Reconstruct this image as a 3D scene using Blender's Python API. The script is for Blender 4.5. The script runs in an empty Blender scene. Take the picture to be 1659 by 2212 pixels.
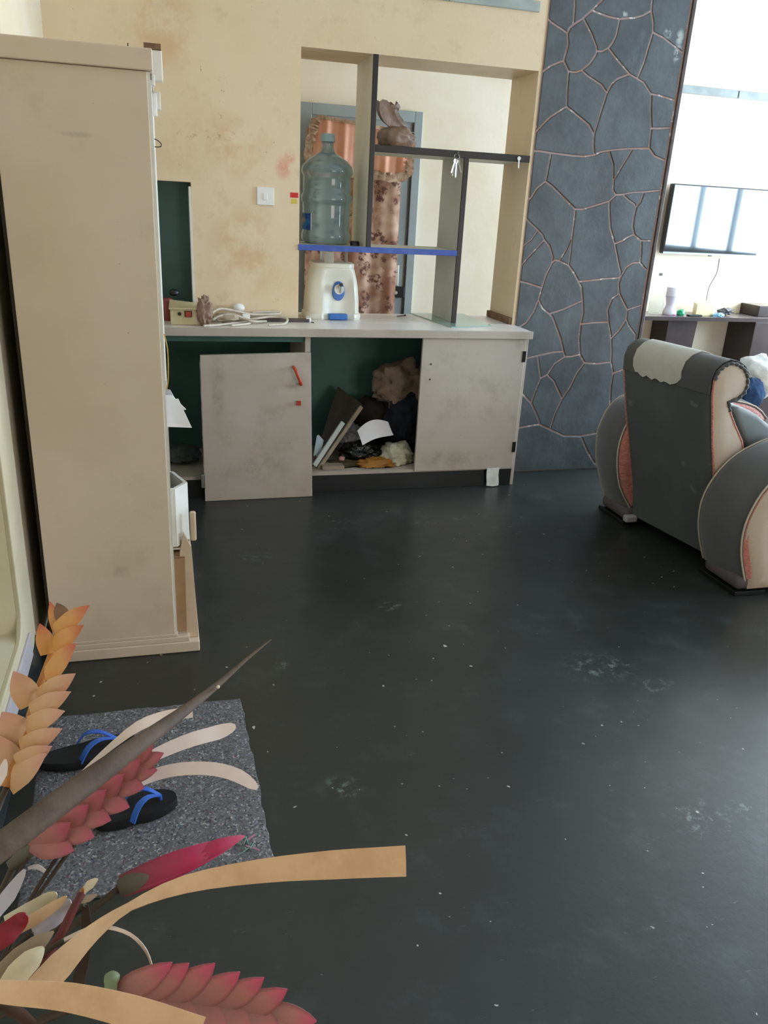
import bpy, bmesh, math, random
from mathutils import Vector, Matrix, noise
random.seed(7)
sc = bpy.context.scene
COL = sc.collection

# ------------------------------------------------------------------ camera
cam = bpy.data.objects.new('camera', bpy.data.cameras.new('camera'))
COL.objects.link(cam)
cam.data.sensor_fit = 'VERTICAL'
cam.data.sensor_height = 24.0
cam.data.lens = 18.6543
cam.data.clip_start = 0.02
yaw, pit, rol = 0.2774, 0.3678, 0.0539
fw = Vector((math.sin(yaw)*math.cos(pit), math.cos(yaw)*math.cos(pit), -math.sin(pit)))
rt = Vector((math.cos(yaw), -math.sin(yaw), 0))
up = rt.cross(fw)
r2 = rt*math.cos(rol)+up*math.sin(rol)
u2 = up*math.cos(rol)-rt*math.sin(rol)
M = Matrix((r2, u2, -fw)).transposed().to_4x4()
M.translation = Vector((0, 0, 1.5))
cam.matrix_world = M
sc.camera = cam

# ------------------------------------------------------------------ light
world = bpy.data.worlds.new('sky'); sc.world = world
world.use_nodes = True
bg = world.node_tree.nodes['Background']
bg.inputs[0].default_value = (0.78, 0.88, 1.0, 1)
bg.inputs[1].default_value = 1.2
def window_light(name, loc, rot, sx, sy, power, col):
    l = bpy.data.lights.new(name, 'AREA'); l.shape = 'RECTANGLE'
    l.size, l.size_y, l.energy, l.color = sx, sy, power, col
    o = bpy.data.objects.new(name, l); COL.objects.link(o)
    o.location = loc; o.rotation_euler = rot
    return o
R90 = math.pi/2
# daylight through the right wall's windows; the front one is an added warm fill
window_light('daylight_far', (6.56, 4.95, 1.4), (0, R90, 0), 2.2, 1.5, 400, (0.76, 0.88, 1.0))
window_light('daylight_near', (6.56, 2.2, 1.85), (0, R90, 0), 1.3, 2.8, 240, (0.58, 0.80, 1.0))
window_light('added_fill_front', (3.6, -3.06, 1.0), (-R90, 0, math.pi), 2.4, 1.5, 80, (1.0, 0.90, 0.80))
sc.view_settings.view_transform = 'Standard'
sc.view_settings.look = 'None'
sc.view_settings.gamma = 1
sc.view_settings.use_curve_mapping = False
sc.view_settings.exposure = 0.1
sc.cycles.max_bounces = 8
sc.cycles.diffuse_bounces = 5
sc.cycles.sample_clamp_indirect = 6
sc.cycles.use_denoising = True

# ------------------------------------------------------------------ materials
def lin(c):
    if isinstance(c, str):
        c = [int(c[i:i+2], 16)/255 for i in (0, 2, 4)]
    return tuple(x/12.92 if x <= .04045 else ((x+.055)/1.055)**2.4 for x in c)+(1,)
class NT:
    def __init__(s, name):
        s.m = bpy.data.materials.new(name); s.m.use_nodes = True
        s.t = s.m.node_tree; s.b = s.t.nodes['Principled BSDF']
        s.tc = s.t.nodes.new('ShaderNodeTexCoord')
    def n(s, k, **kw):
        x = s.t.nodes.new('ShaderNode'+k)
        for a, v in kw.items(): setattr(x, a, v)
        return x
    def l(s, a, b): s.t.links.new(a, b)
    def noise(s, scale, detail=4, rough=.55, dist=0, vec=None, stretch=None):
        x = s.n('TexNoise'); x.inputs['Scale'].default_value = scale; x.inputs['Detail'].default_value = detail
        x.inputs['Roughness'].default_value = rough; x.inputs['Distortion'].default_value = dist
        src = vec or s.tc.outputs['Object']
        if stretch:
            mp = s.n('Mapping'); mp.inputs['Scale'].default_value = stretch; s.l(src, mp.inputs['Vector']); src = mp.outputs[0]
        s.l(src, x.inputs['Vector']); return x.outputs['Fac']
    def ramp(s, fac, lo, hi, a=0., b=1.):
        x = s.n('MapRange'); x.interpolation_type = 'SMOOTHSTEP'
        for i, v in enumerate((lo, hi, a, b)): x.inputs[i+1].default_value = v
        s.l(fac, x.inputs[0]); return x.outputs[0]
    def mul(s, a, b, op='MULTIPLY'):
        x = s.n('Math', operation=op)
        for i, v in enumerate((a, b)):
            if isinstance(v, (int, float)): x.inputs[i].default_value = v
            else: s.l(v, x.inputs[i])
        return x.outputs[0]
    def mix(s, fac, a, b):
        x = s.n('Mix', data_type='RGBA')
        for i, v in ((0, fac), (6, a), (7, b)):
            if isinstance(v, (int, float, tuple)): x.inputs[i].default_value = v
            elif isinstance(v, str): x.inputs[i].default_value = lin(v)
            else: s.l(v, x.inputs[i])
        return x.outputs[2]
    def blob(s, c, r):
        a = s.n('VectorMath', operation='SUBTRACT'); a.inputs[1].default_value = c
        s.l(s.tc.outputs['Object'], a.inputs[0])
        b = s.n('VectorMath', operation='DIVIDE'); b.inputs[1].default_value = r; s.l(a.outputs[0], b.inputs[0])
        d = s.n('VectorMath', operation='LENGTH'); s.l(b.outputs[0], d.inputs[0])
        return s.ramp(d.outputs['Value'], 1.0, .25)
    def blobs(s, items):
        cur = None
        for c, r in items:
            k = s.blob(c, r); cur = k if cur is None else s.mul(cur, k, 'MAXIMUM')
        return cur
    def bump(s, h, strength=.3, dist=.01):
        x = s.n('Bump'); x.inputs['Strength'].default_value = strength; x.inputs['Distance'].default_value = dist
        s.l(h, x.inputs['Height']); s.l(x.outputs[0], s.b.inputs['Normal'])
    def color(s, c):
        if isinstance(c, str): s.b.inputs['Base Color'].default_value = lin(c)
        else: s.l(c, s.b.inputs['Base Color'])
def mat(name, c1, c2=None, scale=6, lo=.35, hi=.7, rough=.6, bump=None, speck=None, metal=0, trans=0, ior=1.45, sheen=0, stretch=None, spec=None, coat=0):
    t = NT(name)
    col = c1
    if c2: col = t.mix(t.ramp(t.noise(scale, 5, .6, stretch=stretch), lo, hi), c1, c2)
    if speck: col = t.mix(t.ramp(t.noise(speck[1], 2), speck[2], speck[2]+.05), col, speck[0])
    t.color(col)
    t.b.inputs['Roughness'].default_value = rough
    t.b.inputs['Metallic'].default_value = metal
    t.b.inputs['Transmission Weight'].default_value = trans
    t.b.inputs['IOR'].default_value = ior
    t.b.inputs['Sheen Weight'].default_value = sheen
    t.b.inputs['Coat Weight'].default_value = coat
    if spec is not None: t.b.inputs['Specular IOR Level'].default_value = spec
    if bump: t.bump(t.noise(bump[0], 4, stretch=stretch), bump[1], bump[2] if len(bump) > 2 else .005)
    return t.m
def mat_wall():
    t = NT('cream_paint')
    c = t.mix(t.ramp(t.noise(1.6, 5), .4, .75), 'e6cfae', 'dec49e')
    c = t.mix(t.mul(t.ramp(t.noise(9, 6, .7), .52, .75), .35), c, 'c4a679')
    st = t.blobs([((.28, 4.318, 1.72), (.34, .3, .2)), ((.42, 4.318, 1.25), (.25, .3, .3)), ((.05, 4.318, 2.2), (.2, .3, .25))])
    c = t.mix(t.mul(t.mul(st, t.ramp(t.noise(7, 5, .65), .38, .62)), .55), c, 'd0a070')
    crack = t.mul(t.blobs([((.28, 4.318, 1.77), (.26, .3, .03)), ((.1, 4.318, 1.68), (.02, .3, .1)), ((.32, 4.318, 1.9), (.03, .3, .2))]), t.ramp(t.noise(26, 3, .8), .56, .62))
    c = t.mix(t.mul(crack, .5), c, '9c7c4c')
    red = t.mul(t.blobs([((0.6108,4.318,1.6481), (.052, .3, .075)), ((0.6406,4.318,1.6966), (.04, .3, .04))]), t.ramp(t.noise(22, 4, .7), .3, .55))
    c = t.mix(t.mul(red, .6), c, 'dc7a66')
    pk = t.ramp(t.noise(30, 3, .6), .735, .75)
    c = t.mix(t.mul(pk, .6), c, '8f7c58')
    t.color(c); t.b.inputs['Roughness'].default_value = .45
    t.bump(t.noise(18, 6, .6), .12, .01)
    return t.m
def mat_floor():
    t = NT('dark_polished_cement')
    c = t.mix(t.ramp(t.noise(1.1, 5, .6), .35, .7), '262926', '2d3230')
    c = t.mix(t.mul(t.ramp(t.noise(5, 7, .7), .5, .75), .5), c, '454e50')
    sc_ = t.blobs([(tuple(v), r) for v, r in [((1.224,3.5533,0),(0.09,0.05,0.1)),((0.8363,3.6495,0),(0.16,0.05,0.1)),((1.4407,3.6211,0),(0.07,0.05,0.1)),((0.343,3.2828,0),(0.1,0.07,0.1)),((1.5786,2.021,0),(0.11,0.06,0.1)),((1.4375,2.1603,0),(0.2,0.12,0.1)),((1.3345,1.4175,0),(0.12,0.1,0.1)),((0.8263,2.7222,0),(0.08,0.05,0.1)),((0.338,2.3582,0),(0.03,0.05,0.1)),((0.4149,1.724,0),(0.08,0.06,0.1)),((1.4668,1.4175,0),(0.08,0.05,0.1))]])
    c = t.mix(t.mul(t.mul(sc_, t.ramp(t.noise(28, 6, .75), .5, .66)), .5), c, '8f9c98')
    chips = t.mul(t.ramp(t.noise(42, 1, .5), .765, .775), t.ramp(t.noise(3, 2), .38, .5))
    c = t.mix(chips, c, 'b9b8ae')
    scr = t.ramp(t.noise(14, 3, .7, 1.5, stretch=(1, 5, 1)), .7, .73)
    c = t.mix(t.mul(scr, .3), c, '79827e')
    t.color(c)
    t.l(t.ramp(t.noise(3.2, 6, .7),   .3, .75, .30, .40), t.b.inputs['Roughness'])
    t.b.inputs['Specular IOR Level'].default_value = .55
    t.bump(t.noise(16, 7, .65), .15, .006)
    return t.m
def mat_paint(name, c1, c2, dirt, spots=(), rough=.5, dirty=.5, low=None):
    t = NT(name)
    c = t.mix(t.ramp(t.noise(2.2, 5), .35, .7), c1, c2)
    c = t.mix(t.mul(t.ramp(t.noise(4.5, 7, .7), .5, .8), dirty), c, dirt)
    c = t.mix(t.mul(t.ramp(t.noise(40, 2), .76, .79), .7), c, dirt)
    if spots:
        c = t.mix(t.mul(t.mul(t.blobs(spots), t.ramp(t.noise(14, 4, .7), .3, .7)), .5), c, low or '8b7660')
    t.color(c); t.b.inputs['Roughness'].default_value = rough
    t.bump(t.noise(30, 4), .08, .004)
    return t.m
def mat_stone():
    t = NT('black_painted_slate')
    c = t.mix(t.ramp(t.noise(4, 6, .65), .3, .7), '46494b', '5a6063')
    c = t.mix(t.mul(t.ramp(t.noise(14, 6, .75, stretch=(1, 1, .35)), .52, .75), .5), c, '6a7378')
    ch = t.mul(t.blobs([(tuple(v), r) for v, r in [((2.7236,4.3,2.4099),(0.03,0.3,0.05)),((2.7254,4.3,2.3345),(0.03,0.3,0.06)),((2.379,4.3,2.4782),(0.025,0.3,0.025)),((2.6456,4.3,2.4197),(0.03,0.3,0.03))]]), t.ramp(t.noise(25, 3), .4, .5))
    c = t.mix(ch, c, 'a9b0ac')
    t.color(c)
    t.l(t.ramp(t.noise(9, 5), .3, .7, .38, .6), t.b.inputs['Roughness'])
    t.bump(t.noise(11, 8, .62), .35, .012)
    return t.m
def mat_felt():
    t = NT('speckled_grey_felt')
    v = t.n('TexVoronoi'); v.inputs['Scale'].default_value = 210
    t.l(t.tc.outputs['Object'], v.inputs['Vector'])
    r = t.n('ValToRGB'); r.color_ramp.interpolation = 'CONSTANT'
    els = [(0, '6c6a6c'), (.16, '444246'), (.3, '868389'), (.5, '757278'), (.66, 'a09c9d'), (.78, '58565d'), (.86, 'c4c0be'), (.92, '57607a'), (.955, '7a4a58'), (.975, '6b6a6c')]
    for i, (q, c) in enumerate(els):
        e = r.color_ramp.elements[i] if i < 2 else r.color_ramp.elements.new(q)
        e.position = q; e.color = lin(c)
    sp = t.n('SeparateColor'); t.l(v.outputs['Color'], sp.inputs[0]); t.l(sp.outputs[0], r.inputs[0])
    c = t.mix(t.ramp(t.noise(60, 4, .7), .35, .7), r.outputs[0], '6d6b6d')
    t.color(c); t.b.inputs['Roughness'].default_value = .95
    t.bump(t.noise(160, 5, .7), .9, .006)
    return t.m
def mat_petal(name, base, mid, tip, rough=.55, edge=None):
    t = NT(name)
    sp = t.n('SeparateXYZ'); t.l(t.tc.outputs['UV'], sp.inputs[0])
    r = t.n('ValToRGB'); r.color_ramp.elements[0].color = lin(base); r.color_ramp.elements[1].color = lin(tip)
    e = r.color_ramp.elements.new(.55); e.color = lin(mid)
    w = t.mul(sp.outputs[1], t.mul(t.noise(30, 3), .25), 'ADD')
    t.l(t.mul(w, .12, 'SUBTRACT'), r.inputs[0])
    c = t.mix(t.mul(t.ramp(t.noise(60, 4, .7, stretch=(1, 1, 1)), .5, .75), .4), r.outputs[0], base)
    if edge:
        d = t.mul(t.mul(sp.outputs[0], .5, 'SUBTRACT'), 1, 'MULTIPLY')
        ab = t.n('Math', operation='ABSOLUTE'); t.l(d, ab.inputs[0])
        c = t.mix(t.mul(t.ramp(ab.outputs[0], .3, .5), .7), c, edge)
    t.color(c); t.b.inputs['Roughness'].default_value = rough
    return t.m
def mat_floral():
    t = NT('floral_brown_curtain')
    c = t.mix(t.ramp(t.noise(7, 2), .35, .65), 'c4a48e', '946a54')
    v = t.n('TexVoronoi'); v.inputs['Scale'].default_value = 13
    t.l(t.tc.outputs['Object'], v.inputs['Vector'])
    f1 = t.ramp(v.outputs['Distance'], .5, .34)
    c = t.mix(t.mul(f1, t.ramp(t.noise(38, 4, .7), .4, .55)), c, '5f3b2f')
    c = t.mix(t.mul(t.ramp(t.noise(24, 4), .6, .68), .6), c, 'caa992')
    t.color(c); t.b.inputs['Roughness'].default_value = .85
    return t.m
def mat_label():
    t = NT('bottle_label_print')
    c = t.mix(t.ramp(t.noise(16, 3, .5), .45, .55), '123a86', '1f77b8')
    sp = t.blobs([((0.733,4.43,1.4023), (.022, .2, .025))])
    c = t.mix(sp, c, 'c99a80')
    c = t.mix(t.blobs([((0.7545,4.43,1.4467), (.008, .2, .012))]), c, 'dfeaf2')
    t.color(c); t.b.inputs['Roughness'].default_value = .4
    return t.m

WALL = mat_wall(); FLOOR = mat_floor(); STONE = mat_stone(); FELT = mat_felt()
WALLB = mat('pale_cream_paint', 'e6dac4', 'dfd0b2', 2.0, rough=.5, bump=(18, .1, .01))
CEIL = mat('white_ceiling_paint', 'e8eaea', 'dfe2e2', 3, rough=.8)
SKIRT = mat('dark_gloss_skirting', '22292a', '323c3e', 5, rough=.3, bump=(25, .3))
RAIL = mat('grey_green_gloss_trim', 'aeb6ae', '9aa39d', 6, rough=.4)
DOORF = mat('grey_door_paint', '97a09f', '8b9493', 4, rough=.4)
OLIVE = mat_paint('pale_olive_paint', '8f8f66', '868660', '6f6a44', [((-0.53,2.4553,0.1232), (.3, .1, .1)), ((-0.53,2.3576,0.1306), (.3, .1, .09))], low='7d6c3f')
STRIP = mat_paint('peeling_cream_lit_strip', 'cfc2a6', 'c6b797', '9f9583', dirty=.45)
SILL = mat('lavender_sill_paint', 'b9b1b5', 'a8a2a6', 8, rough=.5)
MORTAR = mat('pinkish_mortar', 'ab9592', 'a98470', 9, rough=.8, bump=(60, .5), speck=('d8ccc8', 22, .6))
MORTARD = mat('dark_brown_edge', '4a403d', '63534d', 20, rough=.6)
CABW = mat_paint('tall_cabinet_paint', 'd8c4b0', 'ceb9a2', 'ab9880', [((-0.1758,2.514,0.3217), (.035, .2, .03)), ((-0.2118,2.514,1.6357), (.06, .2, .01))], dirty=.35, low='93806c')
CABI = mat('white_gloss_paint', 'e6e2da', 'd8d2c6', 5, rough=.3)
BASEW = mat_paint('dirty_grey_white_paint', 'bcb0a4', 'b0a395', '877a6b', [((0.4495,4.03,0.1723), (.2, .3, .12)), ((0.2443,4.03,0.6187), (.05, .3, .3)), ((1.5582,4.083,0.1729), (.3, .3, .08)), ((0.6418,4.03,0.6165), (.06, .3, .06))], dirty=.5, low='877865')
TOPW = mat_paint('worktop_paint', 'f2ebe6', 'eae0da', 'b3a398', dirty=.35, rough=.3)
TEAL = mat('dark_teal_paint', '466d65', '365850', 2.5, rough=.6)
NICHE = mat('niche_green_paint', '3c5a54', '334e49', 3, rough=.5)
BLACKW = mat('black_painted_wood', '1a1817', '262220', 12, rough=.4)
PLINTH = mat('black_plinth_paint', '15191a', '1d2324', 6, rough=.35)
GREYW = mat('grey_white_board', 'd2ccbd', 'c8c1b0', 3, rough=.5)
GREYD = mat('grey_board', 'b9bcb4', 'b0b2aa', 3, rough=.5)
BLUEP = mat('blue_edge_paint', '3a55a6', '4a66b4', 15, rough=.45)
GLASS = mat('greenish_glass', 'b8d6cc', rough=.03, trans=.35, ior=1.45)
PET = mat('blue_grey_plastic', 'a9c4c7', '9dbabf', 3, rough=.1, trans=.72, ior=1.12, coat=.6)
WPLAS = mat('ivory_plastic', 'eae6d8', 'e4dfcf', 3, rough=.28)
WHITEP = mat('white_plastic', 'ece9e4', rough=.35)
BPLAS = mat('blue_plastic', '2f6db8', '2a62ab', 6, rough=.3)
CLEARW = mat('milky_clear_plastic', 'e4e2da', rough=.25, trans=.3)
BLACKP = mat('black_plastic', '121314', rough=.35)
CREAMP = mat('yellowed_cream_metal', 'cfc29c', 'c3b48a', 9, rough=.5, speck=('8c7d5c', 60, .7))
REDP = mat('red_plastic', 'a5321f', 'b8402a', 12, rough=.4)
ORP = mat('orange_red_handle', 'c4502c', 'b8431f', 14, rough=.35)
REDT = mat('red_tape', 'd02a2a', rough=.5)
YELT = mat('yellow_sticker', 'd8c04a', 'cdb35a', 30, rough=.6)
CABLE = mat('dusty_white_cable', 'd5cbbd', 'c4b8a6', 30, rough=.5)
BROWNB = mat('crumpled_brown_paper', '9a7d6b', '7d6253', 14, rough=.8, bump=(30, .6))
BAGM = mat('brown_plastic_bag', '8f7563', '6f5646', 10, rough=.45, bump=(20, .7, .01))
METAL = mat('steel', 'b9b9b6', rough=.3, metal=1)
WIRE = mat('dark_wire', '3a3024', rough=.5)
WOODB = mat('raw_brown_wood', '8a6a52', '6d4f3a', 20, rough=.8)
CARD = mat('cardboard', 'a98463', '9a7756', 6, rough=.9)
CARDP = mat('pale_torn_board', 'd8bfa6', 'cdb299', 5, rough=.8)
PAPER = mat('white_paper', 'eceaec', 'e3dfe2', 5, rough=.8)
DARKB = mat('dark_chipboard', '322c25', '3e372e', 9, rough=.7)
WEDGE = mat('worn_board_edge', '9b8d78', '857863', 20, rough=.7)
CLOTHB = mat('tan_brown_cloth', '8f7866', '7a6455', 9, rough=.9, bump=(14, .8, .02))
CLOTHN = mat('navy_black_cloth', '15181f', '1e222a', 10, rough=.9, bump=(14, .8, .02))
CLOTHW = mat('white_cloth', 'e9e8e4', 'dcdcd8', 8, rough=.9, bump=(14, .5, .02))
CLOTHG = mat('grey_print_cloth', '8d8a8a', '4f4d50', 40, rough=.9)
CLOTHU = mat('blue_cloth', '2c4a70', '23395a', 10, rough=.9, bump=(14, .6, .02))
BAGW = mat('off_white_sack', 'c9c4ac', 'b5af95', 12, rough=.7, bump=(16, .9, .02))
BAGY = mat('amber_bag', 'a8722a', '8a5c20', 9, rough=.5, bump=(14, .9, .02))
BAGK = mat('black_plastic_bag', '0e100f', '161a18', 9, rough=.2, bump=(16, .9, .02))
VEL = mat('taupe_grey_velvet', '585757', '4d4c4e', 4, rough=.8, sheen=.35, bump=(90, .15))
VELD = mat('charcoal_velvet_back', '4b4e4e', '565857', 3, rough=.85, sheen=.15, bump=(60, .15), speck=('666a68', 9, .66))
VELC = mat('dark_taupe_velvet', '514e4a', '47464a', 4, rough=.8, sheen=.3, bump=(90, .15))
VELB = mat('beige_velvet', 'bfae9b', 'b3a08c', 3, rough=.8, sheen=.4, bump=(90, .1))
VELW = mat('off_white_velvet', 'c4bfb6', 'b7b1a6', 5, rough=.8, sheen=.3, bump=(90, .12))
VELP = mat('salmon_pink_satin', 'd08676', 'b86a5a', 40, rough=.5, sheen=.4, bump=(55, .9, .01), stretch=(1, 1, 2.2))
PIPEB = mat('beige_piping', 'bcae9a', rough=.7)
FEET = mat('purple_grey_foot', '5c5457', '4d4648', 6, rough=.7)
SOFA = mat('mauve_grey_plush', '8d8290', '786e7d', 14, rough=.9, sheen=.5, bump=(20, .6, .02))
PALEG = mat('pale_grey_leather', 'b9b9ba', rough=.45)
DESK = mat('dark_brown_laminate', '3b2f2e', '2f2626', 8, rough=.3)
DESKT = mat('desk_top_laminate', '6e6464', '5c5252', 8, rough=.25)
SCREEN = mat('tv_screen', '0b0c10', rough=.06, spec=.9, coat=1)
TVB = mat('tv_bezel', '17181b', rough=.3)
CLEAR = mat('clear_bottle', 'f2f5f2', rough=.08, trans=.85, ior=1.15)
LILAC = mat('lilac_white_plastic', 'dcd9e6', rough=.35)
GREENP = mat('green_plastic', '1f9a6a', '178255', 20, rough=.4)
CYANP = mat('pale_blue_wrapper', '8fc0d6', '5c8fb0', 40, rough=.3)
FLORAL = mat_floral()
PEACH = mat('peach_satin', 'dca58a', 'cf9274', 4, rough=.65, sheen=.3)
FRILL = mat('beige_brown_frill', 'b59a80', '8a6a52', 30, rough=.8, bump=(40, .8))
LABEL = mat_label()
SPEAR = mat('dried_brown_spathe', '5c4a3e', '48382e', 18, rough=.7, bump=(60, .4, .003), stretch=(1, 1, 1))
DLEAF = mat('dark_brown_leaf', '4a3226', '3a261c', 14, rough=.5)
TANR = mat('tan_palm_strip', 'd8b28c', 'caa27a', 25, rough=.55)
TANB = mat('orange_brown_strip', 'b57a47', 'a76b3c', 25, rough=.55)
PALES = mat('pale_pink_strip', 'dcc8ba', 'd2bba9', 12, rough=.6)
WHITES = mat('white_pink_strip', 'e4d5cf', 'dcc9c2', 12, rough=.6)
LAV = mat('lavender_grey_strip', 'bdb2b5', 'aea3a6', 9, rough=.6)
CREAML = mat('cream_leaf', 'dccfb4', 'c9b794', 12, rough=.6)
DUSTY = mat('dusty_brown_leaf', 'a08a72', '8a735c', 12, rough=.7)
REDL = mat('dark_red_leaf', '9c1f2a', '7d1720', 15, rough=.5)
MAROON = mat('maroon_stalk', '6d2f2b', '52231f', 15, rough=.6)
STEMG = mat('dark_brown_stem', '4a3c30', '382c22', 15, rough=.7)
GREENS = mat('pale_green_stub', '7c8868', '66735a', 15, rough=.6)
P_OR = mat_petal('orange_bract', 'cb8f48', 'cc9056', 'b85640')
P_PE = mat_petal('peach_bract', 'c99b6c', 'cca07c', 'c98f80')
P_PK = mat_petal('dusty_pink_bract', '96605a', 'ad6c66', 'b8506a', edge='824a48')
P_PB = mat_petal('rose_pink_bract', '8d655e', 'ab6e68', 'c8486c', edge='7e4848')
P_MG = mat_petal('magenta_bract', '7d3a3e', 'b8285a', 'e06a90')
P_BR = mat_petal('brown_back_bract', '6f5038', '7d5a40', '6b4a38')
VASE = mat('brown_glazed_ceramic', '5a3d2c', '4a3022', 5, rough=.3)
FOAM = mat('black_foam_rubber', '121416', '191c20', 20, rough=.75)
STRAP = mat('blue_rubber_strap', '3e6fd0', '355fc0', 20, rough=.45)
THREADP = mat('pink_thread', 'd68aa8', rough=.8)
THREADG = mat('green_thread', '6fb09a', rough=.8)

# ------------------------------------------------------------------ mesh helpers
def mesh(name, vf, m, parent=None, smooth=None, bev=0, kind=None, uv=None, seg=2):
    v, fc = vf
    me = bpy.data.meshes.new(name); me.from_pydata([tuple(q) for q in v], [], fc)
    if uv:
        ul = me.uv_layers.new(name='uv')
        for lp in me.loops: ul.data[lp.index].uv = uv[lp.vertex_index]
    bm = bmesh.new(); bm.from_mesh(me)
    bmesh.ops.remove_doubles(bm, verts=bm.verts, dist=1e-6)
    bmesh.ops.recalc_face_normals(bm, faces=bm.faces)
    if bev: bmesh.ops.bevel(bm, geom=bm.edges[:], offset=bev, segments=seg, profile=.5, affect='EDGES')
    bm.to_mesh(me); bm.free()
    if smooth:
        me.shade_smooth(); me.set_sharp_from_angle(angle=math.radians(smooth if smooth > 1 else 40))
    for q in (m if isinstance(m, (list, tuple)) else [m]): me.materials.append(q)
    o = bpy.data.objects.new(name, me); COL.objects.link(o)
    if parent:
        o.parent = parent; o.matrix_parent_inverse = Matrix.Translation(-base_of(parent))
    if kind: o['kind'] = kind
    return o
def base_of(o):
    b = Vector(o.location)
    return b
def thing(name, loc, label, cat, group=None):
    o = bpy.data.objects.new(name, None); COL.objects.link(o); o.location = loc
    o.empty_display_size = .05
    return tag(o, label, cat, group)
def tag(o, label, cat, group=None):
    o['label'] = label; o['category'] = cat
    if group: o['group'] = group
    return o
def join(*vfs):
    V, F = [], []
    for v, f in vfs:
        k = len(V); V += list(v); F += [[i+k for i in q] for q in f]
    return V, F
def box(x0, x1, y0, y1, z0, z1):
    v = [(x, y, z) for x in (x0, x1) for y in (y0, y1) for z in (z0, z1)]
    return v, [[0, 1, 3, 2], [4, 6, 7, 5], [0, 4, 5, 1], [2, 3, 7, 6], [0, 2, 6, 4], [1, 5, 7, 3]]
def quadbox(a, b, c, d, t):           # slab: corners a b c d and thickness vector t
    t = Vector(t); p = [Vector(q) for q in (a, b, c, d)]
    v = p+[q+t for q in p]
    return v, [[0, 1, 2, 3], [7, 6, 5, 4], [0, 4, 5, 1], [1, 5, 6, 2], [2, 6, 7, 3], [3, 7, 4, 0]]
def prism(poly, axis, a, b):          # poly of 2-D points extruded along axis from a to b
    def P(q, w):
        return {'x': (w, q[0], q[1]), 'y': (q[0], w, q[1]), 'z': (q[0], q[1], w)}[axis]
    n = len(poly); v = [P(q, a) for q in poly]+[P(q, b) for q in poly]
    return v, [list(range(n)), list(range(2*n-1, n-1, -1))]+[[i, (i+1) % n, n+(i+1) % n, n+i] for i in range(n)]
def loft(rings, closed=True, caps=True):
    n = len(rings[0]); V = [tuple(q) for r in rings for q in r]; F = []
    for i in range(len(rings)-1):
        for j in range(n if closed else n-1):
            a, b = i*n+j, i*n+(j+1) % n
            F.append([a, b, b+n, a+n])
    if caps and closed:
        F.append(list(range(n))[::-1]); F.append([(len(rings)-1)*n+j for j in range(n)])
    return V, F
def frames(pts):
    pts = [Vector(q) for q in pts]; T = []
    for i in range(len(pts)):
        T.append((pts[min(i+1, len(pts)-1)]-pts[max(i-1, 0)]).normalized())
    return pts, T
def tube(pts, r, seg=8, flat=1., upv=(0, 0, 1), closed_caps=True):
    pts, T = frames(pts); rings = []
    for i, (q, t) in enumerate(zip(pts, T)):
        u = Vector(upv); s = t.cross(u)
        if s.length < 1e-3: s = t.cross(Vector((1, 0, 0)))
        s.normalize(); n = s.cross(t).normalized()
        rr = r[i] if isinstance(r, (list, tuple)) else r
        rings.append([q+s*(rr*math.cos(2*math.pi*k/seg))+n*(rr*flat*math.sin(2*math.pi*k/seg)) for k in range(seg)])
    return loft(rings)
def smooth_path(pts, sub=4):          # Catmull-Rom
    pts = [Vector(q) for q in pts]; out = []
    for i in range(len(pts)-1):
        p0, p1, p2, p3 = pts[max(i-1, 0)], pts[i], pts[i+1], pts[min(i+2, len(pts)-1)]
        for k in range(sub):
            t = k/sub
            out.append(.5*((2*p1)+(p2-p0)*t+(2*p0-5*p1+4*p2-p3)*t*t+(3*p1-p0-3*p2+p3)*t**3))
    return out+[pts[-1]]
def lathe(prof, c, seg=24, cap=True):  # prof: (r, z)
    return loft([[(c[0]+r*math.cos(2*math.pi*k/seg), c[1]+r*math.sin(2*math.pi*k/seg), c[2]+z) for k in range(seg)] for r, z in prof], caps=cap)
def ico(c, rad, sub=3, amp=.2, freq=3., seed=0, flat=None):
    bm = bmesh.new(); bmesh.ops.create_icosphere(bm, subdivisions=sub, radius=1)
    V = []
    for q in bm.verts:
        d = q.co.normalized()
        k = 1+amp*noise.noise(d*freq+Vector((seed*7.1, seed*3.3, 1)))+amp*.5*noise.noise(d*freq*2.7+Vector((seed, 2, seed)))
        k += amp*.55*(abs(noise.noise(d*freq*1.6+Vector((3, seed*5, 0))))*2-.6)
        p = Vector((d.x*rad[0]*k, d.y*rad[1]*k, d.z*rad[2]*k))+Vector(c)
        if flat is not None: p.z = max(p.z, flat)
        V.append(p)
    F = [[w.index for w in q.verts] for q in bm.faces]; bm.free()
    return V, F
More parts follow.
